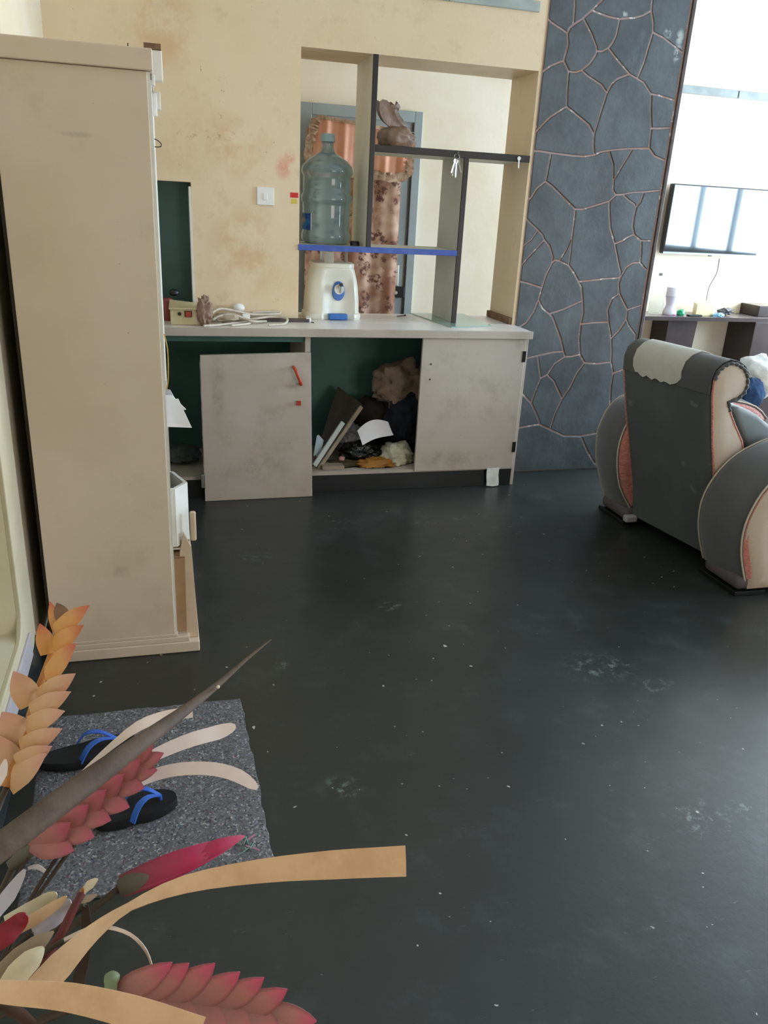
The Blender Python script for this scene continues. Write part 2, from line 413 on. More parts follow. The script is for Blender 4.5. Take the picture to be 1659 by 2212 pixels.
def sheet(grid, t, nrm=None):         # grid[i][j] of points -> closed thin shell of thickness t
    ni, nj = len(grid), len(grid[0]); G = [[Vector(q) for q in r] for r in grid]; N = []
    for i in range(ni):
        r = []
        for j in range(nj):
            a = G[min(i+1, ni-1)][j]-G[max(i-1, 0)][j]; b = G[i][min(j+1, nj-1)]-G[i][max(j-1, 0)]
            c = a.cross(b); r.append(c.normalized() if c.length > 1e-9 else Vector(nrm or (0, 0, 1)))
        N.append(r)
    V = [G[i][j]+N[i][j]*t*.5 for i in range(ni) for j in range(nj)]+[G[i][j]-N[i][j]*t*.5 for i in range(ni) for j in range(nj)]
    K = ni*nj; F = []
    for i in range(ni-1):
        for j in range(nj-1):
            a = i*nj+j; q = [a, a+1, a+nj+1, a+nj]; F.append(q); F.append([k+K for k in q[::-1]])
    rim = [j for j in range(nj)]+[i*nj+nj-1 for i in range(1, ni)]+[(ni-1)*nj+j for j in range(nj-2, -1, -1)]+[i*nj for i in range(ni-2, 0, -1)]
    for a, b in zip(rim, rim[1:]+rim[:1]): F.append([a, a+K, b+K, b])
    return V, F
def ribbon(items, nrm, t=.0012, cup=0., ncross=3, twist=None, taper_end=False, sub=3):
    pts = smooth_path([q for q, w in items], sub); ws = []
    n = len(items)
    for i in range(n-1):
        for k in range(sub): ws.append(items[i][1]+(items[i+1][1]-items[i][1])*k/sub)
    ws.append(items[-1][1])
    P, T = frames(pts); grid = []
    for i, (q, tt) in enumerate(zip(P, T)):
        nn = Vector(nrm)
        s = tt.cross(nn).normalized(); nn = s.cross(tt).normalized()
        if twist:
            a = twist(i/(len(P)-1)); s, nn = s*math.cos(a)+nn*math.sin(a), nn*math.cos(a)-s*math.sin(a)
        w = ws[i]
        if taper_end and i > len(P)-4: w *= (1, .93, .72, .3)[i-len(P)+4]
        grid.append([q+s*(w*.5*x)-nn*(cup*w*x*x) for x in [(-1+2*k/(ncross-1)) for k in range(ncross)]])
    return sheet(grid, t)
def bract(b, tip, w, nrm, cup=.35, curl=.12, wide=.4, nu=5, nv=7, t=.0011, base=.8, point=.75):
    b, tip = Vector(b), Vector(tip); ax = tip-b; L = ax.length; ax.normalize()
    s = ax.cross(Vector(nrm)).normalized(); nn = s.cross(ax).normalized()
    grid, uv = [], []
    for i in range(nv+1):
        v = i/nv
        ww = w*(base+(1-base)*math.sin(min(1, v/wide)*math.pi/2))*(1 if v < wide else max(.03, (1-((v-wide)/(1-wide))**1.7)**point))
        row = []
        for j in range(nu):
            x = -1+2*j/(nu-1)
            row.append(b+ax*(L*v)+s*(ww*.5*x)+nn*(ww*(-cup*x*x*.5)+L*curl*(math.sin(math.pi*v*.9)-.2*v)))
            uv.append(((x+1)/2, v))
        grid.append(row)
    return sheet(grid, t, nn), uv+uv
def wavy(x0, x1, ztop, zbot, y, amp, waves, t=.006, nx=48, nz=10, ph=0., flare=0., jitter=0.):
    grid = []
    for i in range(nz+1):
        v = i/nz; row = []
        for j in range(nx+1):
            u = j/nx; a = amp*(.6+.4*v)
            yy = y+a*math.sin(2*math.pi*waves*u+ph+.5*math.sin(3*u+v))+a*.4*math.sin(2*math.pi*waves*2.3*u+1.3+v)
            xx = x0+(x1-x0)*u+flare*(u-.5)*v
            zt = ztop(u) if callable(ztop) else ztop; zb = zbot(u) if callable(zbot) else zbot
            row.append((xx, yy, zt+(zb-zt)*v))
        grid.append(row)
    return sheet(grid, t)
def structure(name, vf, m, **k): return mesh(name, vf, m, kind='structure', **k)

# ------------------------------------------------------------------ room shell
YB, YW, XL_, XR_, ZC, YF = 4.318, 5.8, -.46, 6.5, 2.9412, -3.0
structure('floor', box(-.75, 6.7, -3.2, 6.0, -.1, 0), FLOOR)
structure('ceiling', box(-.75, 6.7, -3.2, 6.0, ZC, ZC+.1), CEIL)
DY0, DY1, DZ0, DZ1 = 1.15, 2.262, .262, 2.2
structure('wall_left', join(box(-.75, XL_, -3.2, DY0, 0, ZC), box(-.75, XL_, DY1, 6.0, 0, ZC), box(-.75, XL_, DY0, DY1, DZ1, ZC), box(-.75, XL_, DY0, DY1, 0, DZ0)), WALLB)
d1 = structure('door_1', box(-.56, -.53, DY0, DY1, DZ0, DZ1), OLIVE)
d1['label'] = 'pale olive green panel set in the left wall, stained at its lower corner'
# added board, peeling cream: stands for the lit strip of wall beside the opening
rc = [(2.445-.07*(1-math.cos(a_)), .205-.07*math.sin(a_)) for a_ in [k/6*math.pi/2 for k in range(7)]]
structure('trim_1', prism([(DY1, 2.25), (2.445, 2.25)]+rc+[(DY0, .135), (DY0, DZ0), (DY1-.07, DZ0)]+[(DY1-.07+.07*math.sin(a_), DZ0+.07-.07*math.cos(a_)) for a_ in [k/6*math.pi/2 for k in range(1, 7)]], 'x', -.462, -.446), STRIP, bev=.004)
structure('trim_2', box(-.455, -.438, 1.2, 2.33, .146, .228), SILL, bev=.004)
structure('baseboard_left', join(box(-.47, -.447, -3, 2.50, 0, .125)), SKIRT, bev=.006)
# partition wall with the serving opening and the small green niche
OX0, OX1, OZ1, YP2 = .694, 1.936, 2.186, 4.67
NX0, NX1, NZ0, NZ1 = -.22, .158, .893, 1.556
structure('wall_back', join(
    box(XL_, OX0, YB+.13, YP2, .893, ZC), box(NX1, OX0, YB, YB+.13, .893, ZC), box(XL_, NX0, YB, YB+.13, .893, ZC),
    box(NX0, NX1, YB, YB+.13, NZ1, ZC), box(OX0, OX1, YB, YP2, OZ1, ZC), box(OX1, 2.0, YB+.0037, YP2, 0, ZC),
    box(XL_, OX1, 4.62, YP2, 0, .855)), WALL)
structure('trim_3', box(NX0+.005, NX1-.004, YB+.118, YB+.131, .893, NZ1), NICHE)
structure('trim_4', quadbox((NX1-.010, YB-.003, .9), (NX1+.002, YB-.003, .9), (NX1-.001, YB-.003, NZ1-.02), (NX1-.012, YB-.003, NZ1-.02), (0, .12, 0)), CABI)  # white strip paints in the lit edge of the niche reveal
# picture rail, in lengths
for i, (xa, xb) in enumerate(((-.45, .5), (.5, 1.42), (1.42, 1.905))):
    structure('trim_%d' % (5+i), box(xa, xb-.004, YB-.014, YB+.001, 2.444, 2.492), RAIL, bev=.004)
structure('trim_8', box(OX1-.02, OX1+.001, YB+.01, YP2, .895, .93), WOODB)
# stone-clad pillar
pil = structure('wall_pillar', join(box(1.953, 2.785, YB, YB+.0035, 0, ZC), box(2.0, 2.785, YB+.0035, YB+.36, 0, ZC)), MORTAR)
mesh('edge_strip', box(2.766, 2.788, YB-.012, YB+.3, 0, ZC), MORTARD, parent=pil, bev=.004)
STONES = [[(2.087,2.537),(2.094,2.489),(2.097,2.408),(2.149,2.443),(2.193,2.482),(2.248,2.539),(2.156,2.554)],[(2.087,2.537),(2.156,2.554),(2.248,2.539),(2.304,2.584),(2.289,3),(2.063,3),(2.143,2.558)],[(2.087,2.537),(2.143,2.558),(2.063,3),(1.953,3),(1.953,2.512),(2.015,2.54)],[(2.087,2.537),(2.015,2.54),(1.953,2.512),(1.953,2.423),(1.978,2.407),(2.044,2.381),(2.07,2.368),(2.08,2.394),(2.097,2.408),(2.094,2.489)],[(2.097,2.408),(2.08,2.394),(2.07,2.368),(2.081,2.319),(2.067,2.244),(2.102,2.198),(2.141,2.197),(2.175,2.209),(2.218,2.244),(2.247,2.288),(2.249,2.304),(2.243,2.323),(2.203,2.381),(2.149,2.443)],[(2.248,2.539),(2.193,2.482),(2.292,2.464),(2.355,2.46),(2.441,2.474),(2.49,2.489),(2.531,2.513),(2.528,2.543),(2.527,2.577),(2.482,2.637),(2.457,3),(2.289,3),(2.304,2.584)],[(2.527,2.577),(2.528,2.543),(2.531,2.513),(2.552,2.464),(2.56,2.419),(2.628,2.4),(2.733,2.352),(2.758,2.339),(2.758,2.66),(2.556,2.625)],[(2.527,2.577),(2.556,2.625),(2.758,2.66),(2.758,3),(2.457,3),(2.482,2.637)],[(2.07,2.368),(2.044,2.381),(1.978,2.407),(1.953,2.423),(1.953,2.182),(1.998,2.215),(2.034,2.231),(2.067,2.244),(2.081,2.319)],[(2.149,2.443),(2.203,2.381),(2.243,2.323),(2.249,2.304),(2.28,2.306),(2.313,2.324),(2.332,2.347),(2.348,2.384),(2.355,2.46),(2.292,2.464),(2.193,2.482)],[(2.355,2.46),(2.348,2.384),(2.332,2.347),(2.313,2.324),(2.37,2.278),(2.458,2.215),(2.508,2.198),(2.534,2.277),(2.548,2.361),(2.56,2.419),(2.552,2.464),(2.531,2.513),(2.49,2.489),(2.441,2.474)],[(2.56,2.419),(2.548,2.361),(2.534,2.277),(2.508,2.198),(2.549,2.183),(2.603,2.132),(2.655,2.129),(2.758,2.113),(2.758,2.339),(2.733,2.352),(2.628,2.4)],[(2.067,2.244),(2.034,2.231),(1.998,2.215),(1.953,2.182),(1.953,1.901),(1.996,1.948),(2.03,1.98),(2.114,2.034),(2.105,2.115),(2.102,2.198)],[(2.102,2.198),(2.105,2.115),(2.114,2.034),(2.206,1.985),(2.258,1.956),(2.295,1.912),(2.321,2.036),(2.339,2.117),(2.299,2.152),(2.214,2.187),(2.175,2.209),(2.141,2.197)],[(2.114,2.034),(2.03,1.98),(1.996,1.948),(1.953,1.901),(1.953,1.809),(1.994,1.81),(2.054,1.806),(2.188,1.8),(2.248,1.8),(2.313,1.811),(2.299,1.866),(2.295,1.912),(2.258,1.956),(2.206,1.985)],[(2.175,2.209),(2.214,2.187),(2.299,2.152),(2.339,2.117),(2.361,2.161),(2.392,2.188),(2.458,2.215),(2.37,2.278),(2.313,2.324),(2.28,2.306),(2.249,2.304),(2.247,2.288),(2.218,2.244)],[(2.458,2.215),(2.392,2.188),(2.361,2.161),(2.339,2.117),(2.321,2.036),(2.295,1.912),(2.299,1.866),(2.313,1.811),(2.352,1.83),(2.399,1.839),(2.466,1.849),(2.54,1.858),(2.644,1.866),(2.639,1.91),(2.637,1.966),(2.617,2.047),(2.603,2.132),(2.549,2.183),(2.508,2.198)],[(2.603,2.132),(2.617,2.047),(2.637,1.966),(2.701,1.97),(2.758,1.978),(2.758,2.113),(2.655,2.129)],[(2.637,1.966),(2.639,1.91),(2.644,1.866),(2.686,1.829),(2.758,1.81),(2.758,1.978),(2.701,1.97)],[(2.644,1.866),(2.54,1.858),(2.492,1.769),(2.451,1.691),(2.457,1.64),(2.48,1.617),(2.525,1.622),(2.593,1.636),(2.653,1.641),(2.758,1.656),(2.758,1.81),(2.686,1.829)],[(2.313,1.811),(2.248,1.8),(2.188,1.8),(2.054,1.806),(2.047,1.711),(2.042,1.663),(2.089,1.638),(2.156,1.59),(2.241,1.531),(2.288,1.533),(2.387,1.564),(2.444,1.582),(2.48,1.617),(2.457,1.64),(2.451,1.691),(2.436,1.771),(2.399,1.839),(2.352,1.83)],[(1.953,1.809),(1.953,1.565),(1.965,1.574),(1.997,1.627),(2.042,1.663),(2.047,1.711),(2.054,1.806),(1.994,1.81)],[(2.399,1.839),(2.436,1.771),(2.451,1.691),(2.492,1.769),(2.54,1.858),(2.466,1.849)],[(2.042,1.663),(1.997,1.627),(1.965,1.574),(1.953,1.565),(1.953,1.468),(1.987,1.441),(2.03,1.412),(2.062,1.385),(2.075,1.362),(2.111,1.331),(2.139,1.272),(2.14,1.24),(2.155,1.257),(2.183,1.255),(2.214,1.308),(2.242,1.378),(2.243,1.467),(2.241,1.531),(2.156,1.59),(2.089,1.638)],[(2.48,1.617),(2.444,1.582),(2.454,1.523),(2.475,1.441),(2.518,1.358),(2.568,1.378),(2.594,1.397),(2.633,1.413),(2.616,1.453),(2.613,1.507),(2.618,1.559),(2.608,1.575),(2.565,1.596),(2.525,1.622)],[(2.241,1.531),(2.243,1.467),(2.242,1.378),(2.245,1.3),(2.244,1.232),(2.284,1.191),(2.321,1.144),(2.383,1.15),(2.489,1.164),(2.586,1.173),(2.584,1.2),(2.549,1.279),(2.518,1.358),(2.475,1.441),(2.454,1.523),(2.444,1.582),(2.387,1.564),(2.288,1.533)],[(2.525,1.622),(2.565,1.596),(2.608,1.575),(2.618,1.559),(2.641,1.591),(2.653,1.641),(2.593,1.636)],[(2.653,1.641),(2.641,1.591),(2.618,1.559),(2.613,1.507),(2.616,1.453),(2.633,1.413),(2.668,1.39),(2.687,1.382),(2.742,1.382),(2.758,1.383),(2.758,1.656)],[(2.633,1.413),(2.594,1.397),(2.568,1.378),(2.518,1.358),(2.549,1.279),(2.584,1.2),(2.586,1.173),(2.616,1.232),(2.655,1.258),(2.701,1.261),(2.698,1.315),(2.687,1.382),(2.668,1.39)],[(2.687,1.382),(2.698,1.315),(2.701,1.261),(2.746,1.224),(2.758,1.221),(2.758,1.383),(2.742,1.382)],[(2.586,1.173),(2.489,1.164),(2.383,1.15),(2.321,1.144),(2.343,1.112),(2.363,1.037),(2.376,0.967),(2.371,0.903),(2.458,0.913),(2.551,0.918),(2.533,0.989),(2.552,1.053),(2.595,1.082),(2.58,1.137)],[(2.586,1.173),(2.58,1.137),(2.595,1.082),(2.629,1.036),(2.667,0.99),(2.71,1.004),(2.758,1.019),(2.758,1.221),(2.746,1.224),(2.701,1.261),(2.655,1.258),(2.616,1.232)],[(2.242,1.378),(2.214,1.308),(2.183,1.255),(2.22,1.241),(2.244,1.232),(2.245,1.3)],[(2.244,1.232),(2.22,1.241),(2.183,1.255),(2.155,1.257),(2.14,1.24),(2.111,1.174),(2.095,1.104),(2.082,1.036),(2.115,0.988),(2.163,0.959),(2.244,0.984),(2.363,1.037),(2.343,1.112),(2.321,1.144),(2.284,1.191)],[(1.953,1.468),(1.953,1.327),(1.997,1.362),(2.03,1.412),(1.987,1.441)],[(2.03,1.412),(1.997,1.362),(1.953,1.327),(1.953,1.223),(1.983,1.261),(2.075,1.362),(2.062,1.385)],[(2.075,1.362),(1.983,1.261),(1.953,1.223),(1.953,1.135),(1.999,1.128),(2.095,1.104),(2.111,1.174),(2.14,1.24),(2.139,1.272),(2.111,1.331)],[(2.095,1.104),(1.999,1.128),(1.953,1.135),(1.953,0.865),(2.02,0.904),(2.061,0.968),(2.082,1.036)],[(2.082,1.036),(2.061,0.968),(2.02,0.904),(1.953,0.865),(1.953,0.677),(2.119,0.717),(2.214,0.737),(2.282,0.742),(2.253,0.816),(2.186,0.938),(2.163,0.959),(2.115,0.988)],[(2.163,0.959),(2.186,0.938),(2.253,0.816),(2.282,0.742),(2.297,0.711),(2.341,0.713),(2.393,0.724),(2.373,0.817),(2.371,0.903),(2.376,0.967),(2.363,1.037),(2.244,0.984)],[(2.282,0.742),(2.214,0.737),(2.119,0.717),(2.133,0.664),(2.155,0.581),(2.196,0.603),(2.237,0.671),(2.297,0.711)],[(2.297,0.711),(2.237,0.671),(2.196,0.603),(2.245,0.564),(2.315,0.454),(2.355,0.522),(2.393,0.617),(2.432,0.675),(2.393,0.724),(2.341,0.713)],[(2.371,0.903),(2.373,0.817),(2.393,0.724),(2.432,0.675),(2.519,0.67),(2.608,0.68),(2.602,0.739),(2.585,0.819),(2.575,0.852),(2.551,0.918),(2.458,0.913)],[(2.551,0.918),(2.575,0.852),(2.585,0.819),(2.629,0.866),(2.669,0.936),(2.667,0.99),(2.629,1.036),(2.595,1.082),(2.552,1.053),(2.533,0.989)],[(2.667,0.99),(2.669,0.936),(2.691,0.9),(2.746,0.847),(2.758,0.754),(2.758,1.019),(2.71,1.004)],[(2.669,0.936),(2.629,0.866),(2.585,0.819),(2.602,0.739),(2.608,0.68),(2.636,0.61),(2.701,0.634),(2.758,0.644),(2.758,0.754),(2.746,0.847),(2.691,0.9)],[(2.608,0.68),(2.519,0.67),(2.432,0.675),(2.393,0.617),(2.355,0.522),(2.315,0.454),(2.28,0.364),(2.26,0.266),(2.361,0.221),(2.477,0.217),(2.591,0.234),(2.669,0.257),(2.648,0.394),(2.633,0.534),(2.636,0.61)],[(2.636,0.61),(2.633,0.534),(2.648,0.394),(2.669,0.257),(2.758,0.283),(2.758,0.644),(2.701,0.634)],[(2.669,0.257),(2.591,0.234),(2.477,0.217),(2.539,0.115),(2.599,0.039),(2.66,0),(2.758,0),(2.758,0.283)],[(1.953,0.677),(1.953,0.572),(2.114,0.432),(2.134,0.517),(2.155,0.581),(2.133,0.664),(2.119,0.717)],[(2.196,0.603),(2.155,0.581),(2.134,0.517),(2.114,0.432),(2.163,0.352),(2.189,0.297),(2.26,0.266),(2.28,0.364),(2.315,0.454),(2.245,0.564)],[(2.114,0.432),(1.953,0.572),(1.953,0.263),(2.141,0.293),(2.189,0.297),(2.163,0.352)],[(2.26,0.266),(2.189,0.297),(2.141,0.293),(1.953,0.263),(1.953,0),(2.66,0),(2.599,0.039),(2.539,0.115),(2.477,0.217),(2.361,0.221)]]
def inset(poly, d):
    n = len(poly); out = []
    for i in range(n):
        p0, p1, p2 = Vector(poly[i-1]), Vector(poly[i]), Vector(poly[(i+1) % n])
        a = (p1-p0); b = (p2-p1)
        if a.length < 1e-5 or b.length < 1e-5: continue
        a.normalize(); b.normalize()
        na, nb = Vector((-a.y, a.x)), Vector((-b.y, b.x)); m = na+nb
        if m.length < .2: m = na
        m = m.normalized(); k = d/max(.45, m.dot(na))
        out.append(p1+m*k)
    return out
for i, poly in enumerate(STONES):
    ar = .5*sum(poly[k][0]*poly[(k+1) % len(poly)][1]-poly[(k+1) % len(poly)][0]*poly[k][1] for k in range(len(poly)))
    d0 = .005 if ar > .012 else .0035
    h = random.uniform(.004, .007)
    pc = []
    for q in poly:
        if not pc or (Vector(q)-Vector(pc[-1])).length > .006: pc.append(q)
    if (Vector(pc[0])-Vector(pc[-1])).length < .006: pc.pop()
    r0, r1 = inset(pc, d0), inset(pc, d0+.003)
    if len(r0) != len(r1): continue
    n = len(r0)
    vf = loft([[(q.x, YB+.002, q.y) for q in r0], [(q.x, YB-h*.6, q.y) for q in r0], [(q.x, YB-h, q.y) for q in r1]])
    mesh('stone', vf, STONE, parent=pil)
# far wall, right wall with two windows, front wall with an opening added for the fill
structure('wall_far', box(-.75, 6.7, YW, 6.0, 0, ZC), WALLB)
def wall_with_holes(name, axis, a, b, lo, hi, holes, m):
    parts = []; cur = lo
    for h0, h1, z0, z1 in holes:
        parts += [(cur, h0, 0, ZC), (h0, h1, 0, z0), (h0, h1, z1, ZC)]; cur = h1
    parts.append((cur, hi, 0, ZC))
    structure(name, join(*[(box(a, b, u0, u1, z0, z1) if axis == 'x' else box(u0, u1, a, b, z0, z1)) for u0, u1, z0, z1 in parts]), m)
wall_with_holes('wall_right', 'x', 6.5, 6.7, -3.2, 6.0, [(.8, 3.6, 1.2, 2.5), (4.2, 5.7, .3, 2.5)], WALLB)
wall_with_holes('wall_front', 'y', -3.2, -3.0, -.75, 6.7, [(2.4, 4.8, .25, 1.85)], WALL)
for i, (y0, y1, zs) in enumerate(((.8, 3.6, 1.2), (4.2, 5.7, .3))):
    w = structure('window_%d' % (i+1), join(box(6.44, 6.5, y0-.05, y1+.05, zs-.06, zs), box(6.44, 6.5, y0-.05, y1+.05, 2.5, 2.56)), DOORF)
    for k in range(5):
        y = y0+(y1-y0)*k/4
        mesh('window_frame', box(6.45, 6.5, y-.025, y+.025, zs, 2.5), DOORF, parent=w)
w = structure('window_3', join(box(2.35, 4.85, -3.0, -2.95, .2, .25), box(2.35, 4.85, -3.0, -2.95, 1.85, 1.9)), DOORF)  # unseen window, added to go with the front fill lamp
for k in range(4): mesh('window_frame', box(2.4+.8*k-.025, 2.4+.8*k+.025, -3.0, -2.95, .25, 1.85), DOORF, parent=w)
# trunking along the far wall
for i, (xa, xb) in enumerate(((2.2,4.2096), (4.2135,5.6))):
    structure('trim_%d' % (9+i), box(xa, xb-.006, YW-.035, YW, 2.3747, 2.4257), mat('grey_trunking_%d' % i, '8f9796', '7c8484', 9, rough=.5), bev=.004)
# hall door behind the opening
HX1 = 1.7647
d2 = structure('door_2', box(.98, HX1-.061, YW-.035, YW, 0, 2.03), DOORF)
d2['label'] = 'grey painted door behind the serving opening'
for vf in (box(.92, 1.0, YW-.05, YW, 0, 2.10), box(HX1-.06, HX1, YW-.05, YW, 0, 2.10), box(1.0, HX1-.06, YW-.05, YW, 2.03, 2.10)):
    mesh('door_frame', vf, DOORF, parent=d2, bev=.004)
mesh('door_edge', box(HX1-.072, HX1-.062, YW-.042, YW-.03, 0, 2.02), MORTARD, parent=d2)
hp = mesh('handle_plate', box(1.6052, 1.6537, YW-.045, YW-.03, 0.955, 1.1028), METAL, parent=d2, bev=.003)
mesh('door_lever', tube([(1.6319,5.75,1.0614), (1.6248,5.7,1.0623), (1.5838,5.7,1.0579)], .008, 8), METAL, parent=hp, smooth=60)
lk = mesh('rim_lock', box(1.595, 1.6965, YW-.07, YW-.03, 0.877, 0.952), BLACKP, parent=d2, bev=.004)
mesh('keyhole_cover', lathe([(.012, 0), (.012, .008), (0.001, .008)], (0, 0, 0), 10), METAL, parent=lk).matrix_basis = Matrix.Translation(Vector((1.6301,5.725,0.912))) @ Matrix.Rotation(R90, 4, 'X')

# ------------------------------------------------------------------ door curtain
cur = thing('door_curtain', (1.28, 5.69, .5), 'floral brown curtain with a peach frilled valance hanging on the grey hall door', 'curtain')
mesh('curtain_panel', wavy(.95, 1.6037, 1.95, .45, 5.655, .010, 3, nx=72), FLORAL, parent=cur, smooth=80)
zt = lambda u: 2.0-.06*u
va = mesh('valance', wavy(.985, 1.6437, zt, lambda u: 1.70+.012*math.sin(u*22), 5.59, .010, 5, nx=90, nz=8, ph=.6), PEACH, parent=cur, smooth=80)
def frill(pts, w, t=.004, waves=16, nrm=(0, -1, 0)):
    P = smooth_path(pts, 8); P, T = frames(P); grid = []
    for i, (q, tt) in enumerate(zip(P, T)):
        s = tt.cross(Vector(nrm)).normalized(); a = i/(len(P)-1)*waves*2*math.pi
        grid.append([q+s*(w*(x-.5))*(1+.15*math.sin(a*1.7))+Vector(nrm)*(.012*math.sin(a)*x+.006*math.sin(a*2.3)) for x in (0, .33, .66, 1)])
    return sheet(grid, t)
VX1 = 1.6534
mesh('frill', frill([(VX1-.02, 5.575, 1.93), (VX1-.015, 5.575, 1.82), (VX1-.03, 5.575, 1.70), (1.5, 5.565, 1.672), (1.3, 5.565, 1.69), (1.1, 5.565, 1.675), (.98, 5.57, 1.69), (.95, 5.57, 1.8), (.98, 5.575, 1.93), (1.0, 5.575, 1.99)], .055, waves=34), FRILL, parent=va, smooth=80)
mesh('frill', frill([(1.0, 5.575, 2.005), (1.25, 5.57, 1.985), (1.45, 5.575, 1.965), (VX1-.02, 5.575, 1.945)], .022, waves=22), FRILL, parent=va, smooth=80)
mesh('curtain_wire', tube([(.98, 5.70, 2.0), (HX1-.07, 5.70, 1.965)], .003, 6), METAL, parent=cur)

# ------------------------------------------------------------------ room-divider boards in the opening
dv = thing('divider_shelving', (1.05, YB+.17, .893), 'board partition with black edges and a blue edged shelf in the wall opening', 'shelving')
ZS1, ZS0 = 1.7823, 1.7523
ZB1, ZB0 = 1.2867, 1.2586
UX1, UX2 = 1.064, 1.5761
def board(name, vf, m, edge, em, lab):
    b = mesh(name, vf, m, parent=dv); b['label'] = lab
    mesh('edge_strip', edge, em, parent=b, bev=.002)
board('upright', box(UX1-.013, UX1+.011, YB+.004, YP2, ZB1, OZ1), GREYW, box(UX1-.014, UX1+.013, YB-.006, YB+.004, ZB1, OZ1), BLACKW, 'tall beige upright board with a black front edge')
board('upright', box(UX2-.012, UX2+.012, YB+.004, YP2, .899, ZS0), GREYD, box(UX2-.014, UX2+.014, YB-.006, YB+.004, .899, ZS0), BLACKW, 'short grey upright board with a black front edge')
board('shelf', box(UX1+.012, OX1-.001, YB+.004, YP2, ZS0, ZS1), GREYW, box(UX1+.014, OX1-.001, YB-.006, YB+.004, ZS0-.002, ZS1+.002), BLACKW, 'upper shelf board with a black front edge')
board('shelf', box(OX0, UX2-.013, YB+.004, YP2, ZB0, ZB1), GREYW, box(OX0-.004, UX2-.014, YB-.008, YB+.004, ZB0, ZB1+.001), BLUEP, 'lower shelf board with a blue front edge')

# ------------------------------------------------------------------ base cabinet
YC = 4.083
bc = thing('base_cabinet', (.8, 4.3, 0), 'long dirty white low cabinet below the wall opening, left door missing', 'cabinet')
wt = mesh('worktop', join(box(XL_+.002, OX0+.01, 4.058, YB-.001, .857, .893), box(OX0+.01, 1.945, 4.058, YB-.012, .857, .893), box(OX0+.002, OX1-.001, YB-.001, 4.70, .857, .893)), TOPW, parent=bc)
mesh('worktop_edge', box(XL_+.002, 1.948, 4.05, 4.06, .853, .895), BASEW, parent=wt, bev=.003)
mesh('plinth', box(XL_+.03, 1.93, YC+.0, YC+.02, .001, .098), PLINTH, parent=bc)
mesh('bottom_board', box(XL_+.002, 1.93, YC, 4.6, .098, .116), BASEW, parent=bc)
mesh('back_panel', box(XL_+.01, 1.93, 4.597, 4.612, .116, .857), TEAL, parent=bc)
mesh('side_panel', box(1.921, 1.94, YC-.002, 4.6, .001, .857), BASEW, parent=bc, bev=.002)
mesh('divider_panel', box(.694, .722, YC, 4.597, .116, .857), BASEW, parent=bc, bev=.002)
mesh('divider_panel', box(1.60, 1.618, YC+.03, 4.597, .116, .857), TEAL, parent=bc)
mesh('rail', box(-.3, .694, YC+.02, YC+.04, .82, .857), TEAL, parent=bc)
dr = mesh('door', box(1.322, 1.918, YC-.018, YC, .108, .853), BASEW, parent=bc, bev=.002)
for z in (0.2365, 0.7562):
    mesh('hinge', join(box(1.903, 1.917, YC-.022, YC-.016, z-.03, z+.03), tube([(1.92, YC-.02, z-.03), (1.92, YC-.02, z+.03)], .004, 8)), BLACKP, parent=dr)
for z in (0.714, 0.6312):
    mesh('screw_hole', lathe([(.005, 0), (.005, .003), (.001, .003)], (0, 0, 0), 8), BLACKP, parent=dr).matrix_basis = Matrix.Translation((1.375, YC-.0175, z)) @ Matrix.Rotation(R90, 4, 'X')
# the unhung door leaning on the carcass
ld = thing('leaning_door', (.45, 4.03, 0), 'loose dirty white cupboard door with an orange handle leaning on the low cabinet', 'cabinet door')
LA, LB2, LC, LD = (.164, 4.012, .001), (.735, 4.02, .001), (0.7206, 4.058, 0.7739), (0.1635, 4.052, 0.7585)
mesh('panel', quadbox(LA, LB2, LC, LD, (0, .019, .001)), BASEW, parent=ld, bev=.002)
hx, hz, hx2, hz2 = 0.6282, 0.703, 0.6651, 0.6142
mesh('handle', tube(smooth_path([(hx, 4.046, hz), (hx+.004, 4.02, hz-.006), (hx+.012, 4.012, hz-.025), (hx2-.006, 4.012, hz2+.02), (hx2, 4.02, hz2+.004), (hx2, 4.046, hz2)], 3), .0085, 8), ORP, parent=ld, smooth=60)['label'] = 'orange plastic pull handle'
mesh('catch', join(box(0.643, 0.667, 4.026, 4.034, 0.5047, 0.5287)), REDP, parent=ld)
mesh('hinge', box(.146, .168, 4.01, 4.03, .075, .15), METAL, parent=ld, bev=.003)
mesh('edge_strip', quadbox((.164, 4.015, .1), (.164, 4.03, .1), (LD[0], 4.068, LD[2]-.02), (LD[0], 4.055, LD[2]-.02), (-.0025, 0, 0)), mat('red_and_blue_flaked_edge', '7d4440', 'b9bcc0', 12, rough=.6), parent=ld)
# rag on the plinth
rg = tag(mesh('cloth_scrap', sheet([[(1.7618+.075*u-.004*math.sin(v*5), YC-.021-.004*v-.003*math.sin(u*7+v*4), .112-.108*v+.014*(u-.5)**2) for u in (0, .25, .5, .75, 1)] for v in (0, .2, .4, .6, .8, 1)], .004), CLOTHW, smooth=80),
    'small white cloth scrap hanging over the black plinth of the low cabinet', 'cloth')

